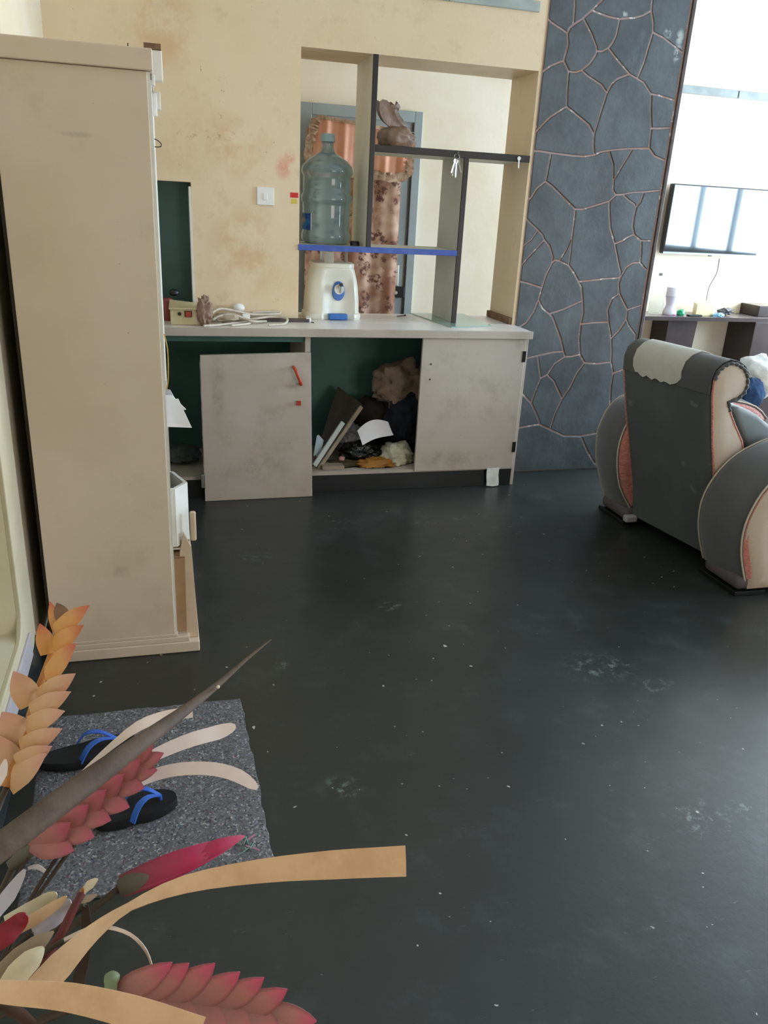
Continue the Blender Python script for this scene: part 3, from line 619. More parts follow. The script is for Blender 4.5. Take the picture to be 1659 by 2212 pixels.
# ------------------------------------------------------------------ clutter inside the base cabinet (middle bay)
SZ = .117
def inb(x, y, yy): return None
tag(mesh('dark_board', quadbox((0.7666,4.19,0.0931), (0.7895,4.2,0.089), (1.102,4.42,0.4033), (0.9743,4.52,0.4857), (-.012, -.008, .012)), DARKB), 'wide dark chipboard offcut leaning inside the open middle cupboard', 'board')
def plank(name, a, b, w, t, m, label):
    a, b = Vector(a), Vector(b); d = (b-a).normalized(); s = d.cross(Vector((0, 1, 0))).normalized(); n = s.cross(d)
    vf = quadbox(a-s*w/2, a+s*w/2, b+s*w/2, b-s*w/2, n*t)
    return tag(mesh(name, vf, m, bev=.002), label, 'board')
plank('wooden_strip', (0.7885,4.14,0.1142), (1.0615,4.3,0.4278), .022, .02, WEDGE, 'longer pale edged wooden strip leaning diagonally in the middle cupboard')
plank('wooden_strip', (0.7617,4.11,0.1463), (0.9393,4.22,0.3595), .026, .016, GREYD, 'shorter grey wooden strip leaning on the dark board in the cupboard')
def heap(name, px, rad, m, label, cat, seed, amp=.28, freq=2.2, sub=4):
    return tag(mesh(name, ico(px, rad, sub, amp, freq, seed, flat=SZ+.0015), m, smooth=80), label, cat)
heap('cloth_bundle', (1.3191,4.4,0.532), (.17, .12, .14), CLOTHB, 'crumpled tan brown cloth heaped high at the right of the middle cupboard', 'cloth', 1)
heap('cloth_bundle', (1.3423,4.36,0.3345), (.14, .12, .17), CLOTHN, 'navy black garment stuffed below the tan cloth in the cupboard', 'cloth', 2)
heap('plastic_sack', (1.2572,4.22,0.1532), (.10, .08, .085), BAGW, 'off white crumpled sack at the lower right of the cupboard', 'sack', 3)
heap('plastic_bag', (1.1409,4.2,0.113), (.15, .08, .05), BAGY, 'amber yellow crumpled bag lying on the cupboard floor', 'bag', 4)
heap('plastic_bag', (1.0596,4.27,0.1714), (.13, .08, .06), BAGK, 'shiny black crumpled plastic bag in the middle of the cupboard', 'bag', 5)
heap('cloth_bundle', (1.0175,4.36,0.2294), (.10, .07, .085), CLOTHG, 'grey striped cloth under the white paper in the cupboard', 'cloth', 6)
heap('cloth_bundle', (1.1576,4.47,0.3088), (.16, .10, .13), mat('dark_brown_cloth', '1c1512', '281e19', 9, rough=.95), 'dark brown cloth against the teal back of the cupboard', 'cloth', 7)
heap('cloth_bundle', (0.9266,4.21,0.1085), (.14, .06, .035), mat('olive_cloth', '4a4028', '3c3420', 9, rough=.95), 'flat olive brown rag on the cupboard floor beside the strips', 'cloth', 8)
tag(mesh('paper_sheet', sheet([[Vector((1.0064,4.17,0.2438))+Vector((.03+.185*u-.02*v, -.02+.055*v+.03*u, .0+.055*u+.085*v*(.35+.9*math.sin(.4+2.4*u))+.01*math.sin(u*4.1+v*2))) for u in [i/8 for i in range(9)]] for v in [i/5 for i in range(6)]], .0015), PAPER, smooth=80), 'white curled paper lying across the rubbish in the cupboard', 'paper')
tag(mesh('paper_sheet', sheet([[Vector((0.7621,4.16,0.1866))+Vector((.04*u+.02*v, .01*u+.02*v, -.02*u+.11*v+.01*math.sin(u*5))) for u in (0, .3, .6, 1)] for v in (0, .25, .5, .75, 1)], .002), mat('grey_blue_paper', 'a9b4b8', '98a3a8', 9, rough=.8), smooth=80), 'grey blue scrap of paper behind the strips at the cupboard stile', 'paper')
tag(mesh('timber_offcut', box(0.8049, 0.9279, 4.11, 4.19, SZ, SZ+.022), WEDGE, bev=.002), 'pale flat timber offcut lying on the cupboard sill', 'board')
tag(mesh('bottle_cap', lathe([(.0001, 0), (.016, 0), (.018, .012), (.012, .018), (.0001, .018)], (0.9246,4.17,0.1569), 12), mat('pink_cap', 'c08a86', rough=.4), smooth=50), 'pink cap lying on the rubbish in the cupboard', 'cap')
# left bay
heap('cloth_bundle', (.06, 4.33, .17), (.10, .09, .05), mat('grey_green_cloth', '4b5450', '3a423f', 9, rough=.9), 'grey green rags in the dark left end of the low cabinet', 'cloth', 9)

# ------------------------------------------------------------------ things on the worktop
ZW = .8935
# water dispenser
DX, DYc = 0.9114, 4.52
wd = thing('water_dispenser', (DX, DYc, ZW), 'ivory table top water dispenser with a blue tap on the worktop', 'water dispenser')
HT = .30
def sect(z, hw, hd, ch, chw):
    r = []; n = 48
    for k in range(n):
        a = 2*math.pi*k/n; c, s = math.cos(a), math.sin(a); e = .55
        x = hw*math.copysign(abs(c)**e, c); y = hd*math.copysign(abs(s)**e, s)
        if s < 0:
            q = max(0, 1-abs((x-.02)/chw)**4); y += ch*q*min(1, -s*1.6)
        r.append((DX+x, DYc+y, ZW+z))
    return r
rings = []
for z, hw, hd, ch in ((0, .156, .13, .03), (.012, .160, .135, .03), (.03, .158, .132, .034), (.035, .15, .126, .036), (.1, .147, .124, .042), (.16, .141, .12, .040), (.2, .135, .116, .032), (.235, .126, .112, .018), (.262, .119, .108, .006), (.272, .115, .104, .002), (.276, .117, .106, 0), (.295, .116, .105, 0), (HT, .108, .098, 0)):
    rings.append(sect(z, hw, hd, ch, .088))
bd = mesh('body', loft(rings), WPLAS, parent=wd, smooth=35)
tp = mesh('tap_plate', prism([(DX+.022+.036*math.cos(a)*(1 if math.sin(a) < 0 else .95), ZW+.152+.052*math.sin(a)) for a in [2*math.pi*k/24 for k in range(24)]], 'y', DYc-.092, DYc-.062), BPLAS, parent=wd, bev=.003)
mesh('tap_cup', lathe([(.0001, 0), (.028, 0), (.026, .012), (.0001, .012)], (0, 0, 0), 20), WPLAS, parent=tp, smooth=50).matrix_basis = Matrix.Translation((DX+.024, DYc-.091, ZW+.162)) @ Matrix.Rotation(R90, 4, 'X')
mesh('tap_spout', join(tube([(DX+.026, DYc-.10, ZW+.178), (DX+.026, DYc-.135, ZW+.18)], .011, 10), tube([(DX+.026, DYc-.13, ZW+.182), (DX+.026, DYc-.13, ZW+.145)], [.011, .008], 10)), METAL, parent=tp, smooth=50)
mesh('tap_lever', box(DX+.018, DX+.036, DYc-.14, DYc-.125, ZW+.18, ZW+.198), BLACKP, parent=tp, bev=.002)
mesh('drip_tray', box(DX-.035, DX+.068, DYc-.137, DYc-.09, ZW+.002, ZW+.034), BPLAS, parent=wd, bev=.005)
for k in range(3): mesh('collar_tab', prism([(DX+.085*math.cos(a)*q, DYc+.085*math.sin(a)*q) for a, q in [(b0+j*.16, 1) for b0 in (-2.3+2.0*k,) for j in range(5)]+[(-2.3+2.0*k+j*.16, .94) for j in range(4, -1, -1)]], 'z', ZW+HT, ZW+HT+.055), CLEARW, parent=wd)
# big water bottle on the blue shelf
BXc, BYc = 0.869, 4.50
wb = thing('water_bottle', (BXc, BYc, ZB1), 'big translucent blue grey water bottle standing on the blue edged shelf', 'bottle')
rb = 0.1321
prof = [(.0001, .001), (rb*.8, .001), (rb*.95, .012), (rb, .03), (rb*1.0, .05), (rb*.955, .066), (rb*.955, .155), (rb*.965, .195), (rb*.965, .205), (rb*1.02, .212), (rb*1.03, .228), (rb*1.02, .244), (rb*.965, .252), (rb*.955, .29), (rb*.955, .335), (rb*.97, .342), (rb*1.03, .352), (rb*1.03, .372), (rb*.97, .392), (rb*.8, .415), (rb*.55, .437), (rb*.33, .452), (.035, .466), (.031, .478), (.031, .505), (.034, .509), (.034, .535), (.0001, .536)]
inner = [(max(r-.004, .0001), z+(.004 if z < .1 else -.002)) for r, z in prof[:-1]]+[(.0001, .53)]
mesh('body', lathe(prof, (BXc, BYc, ZB1), 40, cap=False), PET, parent=wb, smooth=60)
mesh('cap', lathe([(.0001, .53), (.036, .53), (.036, .505), (.0375, .505), (.0375, .538), (.034, .543), (.0001, .543)], (BXc, BYc, ZB1), 24, cap=False), mat('blue_grey_cap', '90a8ae', rough=.35), parent=wb, smooth=50)
la, lb_ = math.atan2(-0.1, 0.6914-BXc), 0
aR = -math.acos(max(-1, min(1, (0.7706-BXc)/rb)))
grid = [[(BXc+rb*.962*math.cos(aR-.9*u)*1.004, BYc+rb*.962*math.sin(aR-.9*u)*1.004, ZB1+.07+.082*v) for u in [i/8 for i in range(9)]] for v in (0, .5, 1)]
lab = mesh('label', sheet(grid, .001), LABEL, parent=wb, smooth=60)
# letters on the label and its pale border
mesh('label_border', sheet([[(BXc+rb*.962*math.cos(aR-.03*u)*1.008, BYc+rb*.962*math.sin(aR-.03*u)*1.008, ZB1+.07+.082*v) for u in (0, 1)] for v in (0, 1)], .001), WHITEP, parent=lab)
tag(mesh('rubber_bung', lathe([(.0001, 0), (.026, 0), (.026, .018), (.021, .024), (.0001, .024)], (1.0086,4.4,1.2865)[:2]+(ZB1+.0005,), 16, cap=False), BLACKP, smooth=50), 'small black cap beside the big water bottle on the blue shelf', 'cap')
# tied brown bag on the top shelf
bgx, bgy = 1.2218, 4.45
tb = thing('tied_bag', (bgx, bgy, ZS1), 'brown plastic bag with a twisted open neck on the upper shelf', 'bag')
mesh('sack', ico((bgx, bgy, ZS1+.045), (.098, .09, .062), 4, .16, 2.6, 21, flat=ZS1+.001), BAGM, parent=tb, smooth=80)
nk = [Vector(q) for q in [(1.2375,4.45,1.8607),(1.2436,4.44,1.8802),(1.1991,4.43,1.9069),(1.1644,4.42,1.9447),(1.162,4.42,1.9894)]]
nkp = smooth_path(nk, 4); nP, nT = frames(nkp); rings = []
for i, (q, t_) in enumerate(zip(nP, nT)):
    k = i/(len(nP)-1); s = t_.cross(Vector((0, -1, 0))).normalized(); n_ = s.cross(t_)
    rr = .018+.04*k**1.1
    rings.append([q+s*rr*math.cos(a)*(1+.3*math.sin(5*a+k*3))+n_*rr*.45*math.sin(a)*(1+.4*math.sin(3*a))+t_*(.012*math.sin(4*a)*k) for a in [2*math.pi*j/18 for j in range(18)]])
mesh('neck', loft(rings, caps=False), BAGM, parent=tb, smooth=80)
# keys
def key_flat(c, L, ang, m, name, parent, turn=0.):
    ca, sa = math.cos(ang), math.sin(ang)
    def R(u, v): return (c[0]+u*ca+v*sa, c[2]+u*sa-v*ca)
    head = [R(.009*math.cos(a), .009+.010*math.sin(a)) for a in [math.pi*(-.35)-2*math.pi*.8*k/12+math.pi*1.0 for k in range(13)]]
    pts = [R(.010*math.sin(a), .010-.010*math.cos(a)) for a in [math.radians(-150+30*k) for k in range(11)]]
    pts = pts+[R(.0035, .022), R(.0035, L-.004), R(0, L), R(-.0035, L-.004), R(-.0045, L-.010), R(-.003, L-.014), R(-.0045, L-.018), R(-.0035, .022)]
    vf = prism(pts, 'y', c[1]-.001, c[1]+.001)
    cy_, sy_ = math.cos(turn), math.sin(turn)
    vf = ([(c[0]+(x-c[0])*cy_-(y-c[1])*sy_, c[1]+(x-c[0])*sy_+(y-c[1])*cy_, z) for x, y, z in vf[0]], vf[1])
    return mesh(name, vf, m, parent=parent)
kc = Vector((1.514,4.295,1.754))
kb = thing('key_bunch', kc, 'bunch of steel keys hanging from the upper shelf above the grey upright', 'keys')
mesh('key_ring', tube([kc+Vector((.014*math.cos(a), .002*math.sin(3*a), .014*math.sin(a))) for a in [2*math.pi*k/16 for k in range(17)]], .0014, 6), METAL, parent=kb, smooth=60)
mesh('hook_nail', tube([(kc.x+.004, YB-.004, kc.z+.016), (kc.x+.004, YB-.03, kc.z+.016), (kc.x+.004, YB-.032, kc.z+.024)], .0016, 6), METAL, parent=kb)
for i, (a, L) in enumerate(((-.35, .075), (-.16, .085), (.02, .09), (.2, .082), (.38, .07))):
    key_flat((kc.x+.004*(i-2), kc.y-.003+.003*i, kc.z-.012), L, a, METAL, 'key', kb, (.5, -.6, .3, .8, -.4)[i])
sk = Vector((1.8656,4.3,1.7647))
sg = thing('single_key', sk, 'single pale key hanging at the right end of the upper shelf', 'key')
key_flat((sk.x, sk.y, sk.z+.012), .06, .05, WHITEP, 'key', sg)
mesh('hook_nail', tube([(sk.x, YB-.004, sk.z+.004), (sk.x, YB-.022, sk.z+.004)], .0015, 6), METAL, parent=sg)
# glass sheet lying under the short upright
gl = [(1.5116,4.1657,0.8935), (1.442,4.7319,0.8935), (1.7864,4.7334,0.8935), (1.7772,4.239,0.8935)]
tag(mesh('glass_sheet', prism([(q[0], q[1]) for q in gl], 'z', ZW+.0002, ZW+.0048), GLASS), 'flat greenish glass sheet lying on the worktop under the grey upright', 'glass')
tag(mesh('screw', join(tube([(1.3165,4.5668,0.8975), (1.375,4.613,0.8975)], .003, 6), tube([(1.375,4.613,0.8975), (1.381,4.6137,0.8975)], .006, 8)), WIRE), 'small dark screw lying on the worktop right of the dispenser', 'screw')
# electrical box
E0, E1 = 0.03, 0.1883
eb = thing('voltage_box', ((E0+E1)/2, 4.2, ZW), 'yellowed cream voltage box with a red switch at the worktop end', 'electrical box')
mesh('case', quadbox((E0, 4.135, ZW), (E1, 4.135, ZW), (E1+.012, 4.262, ZW), (E0+.012, 4.262, ZW), (0, 0, .075)), CREAMP, parent=eb, bev=.003)
mesh('lid', quadbox((E0-.006, 4.125, ZW+.0755), (E1+.012, 4.125, ZW+.0755), (E1+.014, 4.268, ZW+.083), (E0, 4.268, ZW+.10), (0, 0, .008)), CREAMP, parent=eb, bev=.002)
sw = mesh('rocker_switch', box(0.0993, 0.135, 4.127, 4.137, 0.9334, 0.9626), BLACKP, parent=eb, bev=.001)
mesh('rocker', box(0.1038, 0.1305, 4.122, 4.13, 0.9357, 0.9604), REDP, parent=sw, bev=.001)
mesh('fuse_knob', lathe([(.0001, 0), (.009, 0), (.008, .008), (.0001, .008)], (0, 0, 0), 12), BLACKP, parent=eb).matrix_basis = Matrix.Translation(Vector((0.0753,4.132,0.9482))) @ Matrix.Rotation(R90, 4, 'X')
# cables
def cable(pts, r, m, label, name='cable', cat='cable', z=None):
    return tag(mesh(name, tube(smooth_path(pts, 6), r, 8), m, smooth=60), label, cat)
ZK = ZW+.006
def wp(x, y, h=0): return None
cable([(0.2067,4.15,0.9025),(0.2155,4.17,0.9318),(0.2523,4.2,0.9581),(0.2884,4.22,0.9654),(0.3597,4.24,0.9525),(0.4444,4.26,0.9349),(0.5809,4.29,0.9355),(0.5776,4.302,0.9434),(0.4488,4.302,0.9388)], .0062, CABLE, 'dusty white cable arching from the voltage box along the wall')
cable([(0.2307,4.2504,0.9),(0.3398,4.2951,0.9),(0.4431,4.25,0.9126),(0.5417,4.27,0.9232),(0.6046,4.25,0.9246),(0.6222,4.22,0.9148),(0.5937,4.1719,0.9),(0.5125,4.1325,0.9)], .0062, CABLE, 'dusty white cable looping towards the water dispenser')
cable([(0.1868,4.0725,0.9),(0.2803,4.127,0.9),(0.4178,4.2365,0.9),(0.4159,4.1713,0.9),(0.3239,4.0999,0.9)], .0062, CABLE, 'short white cable end lying at the front of the worktop')
cable([(0.2385,4.18,0.917),(0.281,4.19,0.9347),(0.3444,4.2,0.939),(0.3979,4.2,0.9212),(0.4427,4.18,0.9108),(0.5166,4.263,0.9)], .0062, CABLE, 'white cable coil in the middle of the tangle')
pg = thing('power_plug', (0.4069,4.2975,0.8935), 'white round power plug standing behind the tangled cables', 'plug')
mesh('plug_body', ico((0.3781,4.285,0.9634), (.030, .024, .024), 3, .04, 2, 3), WHITEP, parent=pg, smooth=80)
mesh('plug_face', quadbox((0.3893,4.21,0.9127), (0.4271,4.21,0.9133), (0.4284,4.22,0.94), (0.3906,4.22,0.9394), (0, .02, .002)), WHITEP, parent=pg, bev=.002)
tag(mesh('paper_scrap', ico((0.31,4.21,0.9232), (.07, .04, .024), 3, .3, 3, 12, flat=ZW+.0005), mat('beige_card_scrap', 'bdae97', 'a89a83', 14, rough=.9), smooth=60), 'flat beige card scrap under the white cables', 'card')
# crumpled brown bag against the wall
tag(mesh('paper_bag', ico((0.1958,4.1221,0.965), (.038, .032, .072), 4, .3, 3.2, 33, flat=ZW+.0005), BROWNB, smooth=60), 'crumpled brown paper bag upright against the wall beside the niche', 'bag')
# red and black toy like bottle behind the box
rbt = thing('small_bottle', (.03, 4.29, ZW), 'small red bottle with a black lid behind the voltage box', 'bottle')
mesh('bottle_body', lathe([(.0001, .001), (.03, .001), (.033, .02), (.033, .075), (.026, .1), (.02, .11), (.0001, .111)], (.022, 4.30, ZW), 18, cap=False), mat('dull_red_plastic', '9a4a44', '84403a', 14, rough=.4), parent=rbt, smooth=60)
mesh('bottle_lid', ico((0.0553,4.3,1.0312), (.024, .022, .018), 3, .12, 2, 4), BLACKP, parent=rbt, smooth=80)
# dark batten along the wall foot and the white socket block
tag(mesh('dark_batten', box(.30, 0.751, 4.292, 4.317, ZW, ZW+.018), MORTARD, bev=.002), 'dark wooden batten at the wall foot behind the cables', 'batten')
sb = thing('plug_block', (0.7708,4.3692,0.8935), 'small white plug block between the wall end and the dispenser', 'plug')
mesh('block', quadbox((0.7324,4.2929,0.894), (0.7605,4.2956,0.894), (0.779,4.4018,0.894), (0.7503,4.3987,0.894), (0, 0, .022)), WHITEP, parent=sb, bev=.003)
mesh('pin', tube([(0.7529,4.2531,0.9), (0.7651,4.2375,0.9)], .003, 6), BLACKP, parent=sb)
# switch, tape, sticker on the wall
ls = thing('light_switch', (0.5204,4.318,1.51), 'square white light switch on the cream wall', 'light switch')
mesh('switch_plate', box(0.4779, 0.5636, YB-.011, YB, 1.4687, 1.5531), WHITEP, parent=ls, bev=.003)
mesh('rocker', box(0.5079, 0.5288, YB-.016, YB-.01, 1.4927, 1.5251), WHITEP, parent=ls, bev=.002)
tag(mesh('red_tape', box(0.6467, OX0-.007, YB-.0015, YB, 1.5109, 1.5349), REDT), 'red tape strip on the cream wall at the opening edge', 'tape')
tag(mesh('yellow_sticker', box(0.6516, 0.68, YB-.0015, YB, 1.4823, 1.5043), YELT), 'small yellow sticker on the wall under the red tape', 'sticker')

# ------------------------------------------------------------------ tall cabinet
tc = thing('tall_cabinet', (-.2, 3.1, 0), 'tall off white cupboard standing end on against the left wall', 'cupboard')
CY0, CY1 = 2.514, 3.75
mesh('side_panel', box(-.408, -.014, CY0, CY0+.02, .05, 1.803), CABW, parent=tc, bev=.002)
mesh('top_board', quadbox((-.43, CY0-.014, 1.804), (.002, CY0-.014, 1.804), (.002, CY1, 1.804), (-.43, CY1, 1.804), (0, 0, .053)), CABW, parent=tc, bev=.003)
mesh('back_panel', box(-.42, -.405, CY0+.02, CY1, .05, 1.803), DARKB, parent=tc)
mesh('side_panel', box(-.408, -.014, CY1-.02, CY1, .05, 1.803), CABI, parent=tc)
mesh('plinth', box(-.42, .068, CY0-.005, CY1, .001, .042), CABW, parent=tc, bev=.004)
mesh('base_moulding', join(box(-.41, .035, CY0-.002, CY0+.03, .042, .062), box(-.41, -.004, CY0-.001, CY0+.03, .062, .075)), CABW, parent=tc, bev=.003)
for z in (.62, .86, 1.2, 1.5): mesh('shelf', box(-.404, -.03, CY0+.02, CY1-.02, z, z+.018), CABI, parent=tc)
for a_ in (box(-.014, -.006, CY0+.004, CY0+.05, .07, 1.803), box(-.014, -.004, CY1-.06, CY1, .07, 1.803)): mesh('face_frame', a_, CABI, parent=tc)
mesh('door', box(-.014, -.003, CY0+.055, 3.1, .95, 1.79), CABI, parent=tc, bev=.002)
mesh('door', box(-.014, -.001, 3.11, CY1-.065, .72, 1.79), CABI, parent=tc, bev=.002)
mesh('door_knob', join(box(-.003, 0.0057, 2.57, 2.60, 1.7759, 1.803)), CABI, parent=tc, bev=.002)
mesh('door_knob', join(box(-.003, .022, 2.98, 3.02, 1.7519, 1.8034)), CABI, parent=tc, bev=.002)
mesh('door_knob', join(box(-.003, .010, 2.90, 2.93, 1.7263, 1.792)), CABI, parent=tc, bev=.002)
cb = mesh('cornice_block', box(-.02, 0.0346, 3.18, 3.24, 1.858, 1.9499), CABI, parent=tc, bev=.003)
mesh('raw_wood_end', box(-.024, 0.032, 3.178, 3.243, 1.9513, 1.9693), WOODB, parent=cb)
mesh('nail', tube([(-0.0599,2.52,1.8511), (-0.059,2.52,1.8663)], .0018, 6), WIRE, parent=tc)
mesh('wire_pull', tube(smooth_path([(-0.0071,2.6,1.6439),(0.0054,2.6,1.6399),(0.0152,2.6,1.6309),(0.0123,2.6,1.6234),(-0.007,2.6,1.6222)], 4), .0016, 6), WIRE, parent=tc)
# open drawer
D0, D1 = .395, .60
plan = [(-.2, 2.75), (.006, 2.72), (.050, 2.60), (.008, 2.535), (-.2, 2.535)]
pin = [(-.19, 2.74), (.000, 2.71), (.037, 2.603), (.002, 2.547), (-.19, 2.547)]
n = 5
V = [(x, y, D0) for x, y in plan]+[(x, y, D1) for x, y in plan]+[(x, y, D1) for x, y in pin]+[(x, y, D0+.012) for x, y in pin]
F = [list(range(n))[::-1]]+[[i, (i+1) % n, n+(i+1) % n, n+i] for i in range(n)]+[[n+i, n+(i+1) % n, 2*n+(i+1) % n, 2*n+i] for i in range(n)]+[[2*n+i, 2*n+(i+1) % n, 3*n+(i+1) % n, 3*n+i] for i in range(n)]+[[3*n+i for i in range(n)]]
mesh('drawer', (V, F), CABI, parent=tc)
mesh('drawer_handle', box(.052, .072, 2.545, 2.562, 0.407, 0.5129), CARDP, parent=tc, bev=.006)
# broken drawer front of pale board, torn top
bf = [(0.014, 0.366), (0.0291, 0.4416), (0.053, 0.3892), (0.057, 0.2847), (0.0665, .043), (0.0248, .043), (0.0251, 0.1803), (0.0146, 0.3054)]
mesh('broken_drawer_front', prism(bf, 'y', 2.54, 2.556), CARDP, parent=tc, bev=.001)['label'] = 'torn pale board, remains of a drawer front'
mesh('drawer_floor', prism([(-.2, D0-.02), (.02, D0-.02), (.045, D0-.05), (.048, D0-.008), (-.2, D0-.004)], 'y', 2.57, 2.7), CARD, parent=tc)
cbx = thing('cardboard_piece', (.015, 2.6, .06), 'bent brown cardboard stuck in the bottom of the tall cupboard', 'cardboard')
mesh('flap', quadbox((-.06, 2.53, .07), (0.0264, 2.535, .07), (0.0299, 2.535, 0.3556), (-.06, 2.53, 0.3576), (0, .004, 0)), CARD, parent=cbx)
mesh('fold', quadbox((-.06, 2.53, 0.3522), (0.0299, 2.535, 0.3522), (0.0299-.002, 2.59, 0.3522+.004), (-.06, 2.59, 0.3522+.004), (0, 0, .004)), CARD, parent=cbx)
# papers poking out
pp = [(-0.0179,2.56,0.8939),(0.0136,2.56,0.904),(0.0316,2.56,0.8934),(0.0545,2.56,0.8586),(0.0696,2.56,0.7988),(0.0097,2.56,0.8153),(-0.0214,2.56,0.8219)]
ps = thing('paper_stack', (0, 2.6, .86), 'loose white papers sticking out of the tall cupboard front', 'papers')
mesh('sheet', quadbox((-.15, 2.56, .87), pp[2], pp[4], (-.15, 2.55, .815), (0, .002, .001)), PAPER, parent=ps)
mesh('sheet', quadbox((-.15, 2.58, .905), pp[1], pp[3], (-.15, 2.565, .85), (0, .002, .001)), PAPER, parent=ps)
mesh('sheet', quadbox((-.15, 2.60, .93), Vector(pp[1])+Vector((-.006, .03, .012)), Vector(pp[3])+Vector((-.022, .02, .01)), (-.15, 2.585, .88), (0, .002, .001)), mat('grey_white_paper', 'cfc9ce', rough=.8), parent=ps)
cable([(-.002, 2.54, 1.10), (.006, 2.535, 1.05), (.004, 2.535, .97), (-.002, 2.54, .93)], .0018, mat('yellow_cord', 'b98a2e', rough=.6), 'thin yellow cord hanging at the tall cupboard edge', 'cord', 'cord')

# ------------------------------------------------------------------ armchair
ac = thing('armchair', (2.6, 3.1, 0), 'big grey and beige velvet armchair seen from behind on the dark floor', 'armchair')
NB = [(2.40, .055), (2.375, .2), (2.335, .35), (2.300, .483), (2.262, .62), (2.238, .725), (2.216, .82), (2.211, .885), (2.222, .925), (2.25, .952), (2.285, .965), (2.325, .958), (2.362, .937), (2.388, .903), (2.397, .864), (2.388, .825), (2.36, .797), (2.318, .786), (2.345, .74), (2.377, .692), (2.431, .618), (2.50, .45), (2.53, .3), (2.53, .055)]
YN, YFa = 2.85, 3.405
def shift(k): return -.085*k
def ring_back(k, s=1., c=(2.36, .5)): return [(x+shift(k), YN+(YFa-YN)*k, z) for x, z in NB]
def shrink(r, d):
    P = [Vector((q[0], q[2])) for q in r]; n = len(P); A = sum(P[i].x*P[(i+1) % n].y-P[(i+1) % n].x*P[i].y for i in range(n)); sg = 1 if A > 0 else -1
    o = []
    for i in range(n):
        a = (P[i]-P[i-1]).normalized(); b = (P[(i+1) % n]-P[i]).normalized(); t = (a+b)
        t = t.normalized() if t.length > .2 else a
        nn = Vector((-t.y, t.x))*sg; o.append((P[i].x+nn.x*d, r[i][1], P[i].y+nn.y*d))
    return o
rings = [shrink(ring_back(0), .012)]+[ring_back(k) for k in (.02, .1, .25, .4, .55, .7, .85, .98)]+[shrink(ring_back(1), .012)]
bk = mesh('backrest', loft(rings), VELD, parent=ac, smooth=50); bk['label'] = 'charcoal velvet back'
def cut(seq, k0, k1, off, m, name, nk=9, wav=None):
    grid = []
    for j in range(nk):
        k = k0+(k1-k0)*j/(nk-1); r = shrink(ring_back(k), -off)
        row = [r[i] for i in seq]
        if wav:
            q = Vector(row[0]); e_ = min(j, nk-1-j); q.z += wav(j)+(.035, .012, .003)[e_] if e_ < 3 else wav(j); row[0] = tuple(q)
        grid.append(row)
    o = mesh(name, sheet(grid, .004), m, parent=ac, smooth=60); return o
cut(range(6, 18), .0, .99, .004, VELC, 'scroll_cover')['label'] = 'taupe grey velvet over the scroll'
cut(range(6, 15), .3, .86, .010, VELW, 'headrest_panel', 17, lambda j: .004*math.sin(j*1.9)+.003*math.sin(j*4.1))['label'] = 'off white velvet headrest panel'
# beige side of the backrest with its pink piping
sp_ = shrink([(x, YN-.001, z) for x, z in NB], .010)
n = len(sp_)
mesh('side_panel', loft([[(x, YN+.01, z) for x, y, z in sp_], [(x, YN-.004, z) for x, y, z in sp_], [(x, YN-.010, z) for x, y, z in shrink(sp_, .02)]]), VELB, parent=ac, smooth=60)['label'] = 'beige velvet side of the backrest'
mesh('piping', tube([(x, YN-.003, z) for x, y, z in sp_[2:22]], .0055, 8, upv=(0, 1, 0)), VELP, parent=ac, smooth=60)['label'] = 'salmon pink piping'
sf = shrink([(x+shift(1), YFa+.001, z) for x, z in NB], .008)
mesh('piping', tube([(x, YFa+.003, z) for x, y, z in sf[1:10]], .0065, 8, upv=(0, 1, 0)), VELP, parent=ac, smooth=60)['label'] = 'salmon pink piping'
# gathered edge of the scroll
rp = []
for i in range(7, 18):
    for k in range(4):
        a, b = sp_[i], sp_[i+1]; rp.append((a[0]+(b[0]-a[0])*k/4, YN-.006-.004*math.sin(len(rp)*2.2), a[2]+(b[2]-a[2])*k/4))
mesh('gathered_edge', tube(rp, [.0075+.0014*math.sin(i*2.2) for i in range(len(rp))], 8, upv=(0, 1, 0)), VELC, parent=ac, smooth=70)
# arms: fender shaped rolls
def arm(prof_in, prof_out, yi, yo, near):
    def sm(pf): return [(q.x, q.y) for q in smooth_path([Vector((a, b, 0)) for a, b in pf], 3)]
    prof_in, prof_out = sm(prof_in), sm(prof_out)
    def ring(k, sc_=0.):
        r = [(a[0]+(b[0]-a[0])*k, yi+(yo-yi)*k, a[1]+(b[1]-a[1])*k) for a, b in zip(prof_in, prof_out)]
        return shrink(r, -sc_)
    ks = [0, .04, .15, .35, .5, .65, .85, .96, 1]
    ar_ = mesh('arm', loft([ring(k, .016*math.sin(math.pi*k)-(.006 if k in (0, 1) else 0)) for k in ks]), VEL, parent=ac, smooth=50)
    for k in (0, 1):
        r = ring(k); d = -1 if (k == 0) == (yi < yo) else 1
        mesh('piping', tube([(x, y, z) for x, y, z in r[:-1]], .0042, 8, upv=(0, 1, 0)), PIPEB, parent=ar_, smooth=60)
        rr = shrink(r, .006); rs = [rr, shrink([(x, y+d*.012, z) for x, y, z in rr], .015), shrink([(x, y+d*.014, z) for x, y, z in rr], .05)]
        mesh('gusset', loft([[(x, y-d*.004, z) for x, y, z in rr]]+rs[1:]), VELP, parent=ar_, smooth=70)['label'] = 'ruched salmon pink satin border'
        if (k == 1):
            pn = [(x+(.012*max(0, 1-((z-.15)/.12)**2) if x < 2.6 and z < .27 else 0)+(.09 if z < .07 and x < 2.6 else 0), y+d*.004, z if z > .085 else .03) for x, y, z in shrink(r, .012)]
            mesh('side_panel', loft([pn, shrink([(x, y+d*.018, z) for x, y, z in pn], .02), shrink([(x, y+d*.024, z) for x, y, z in pn], .07)]), VELB, parent=ar_, smooth=70)['label'] = 'beige velvet outer side'
    return ar_
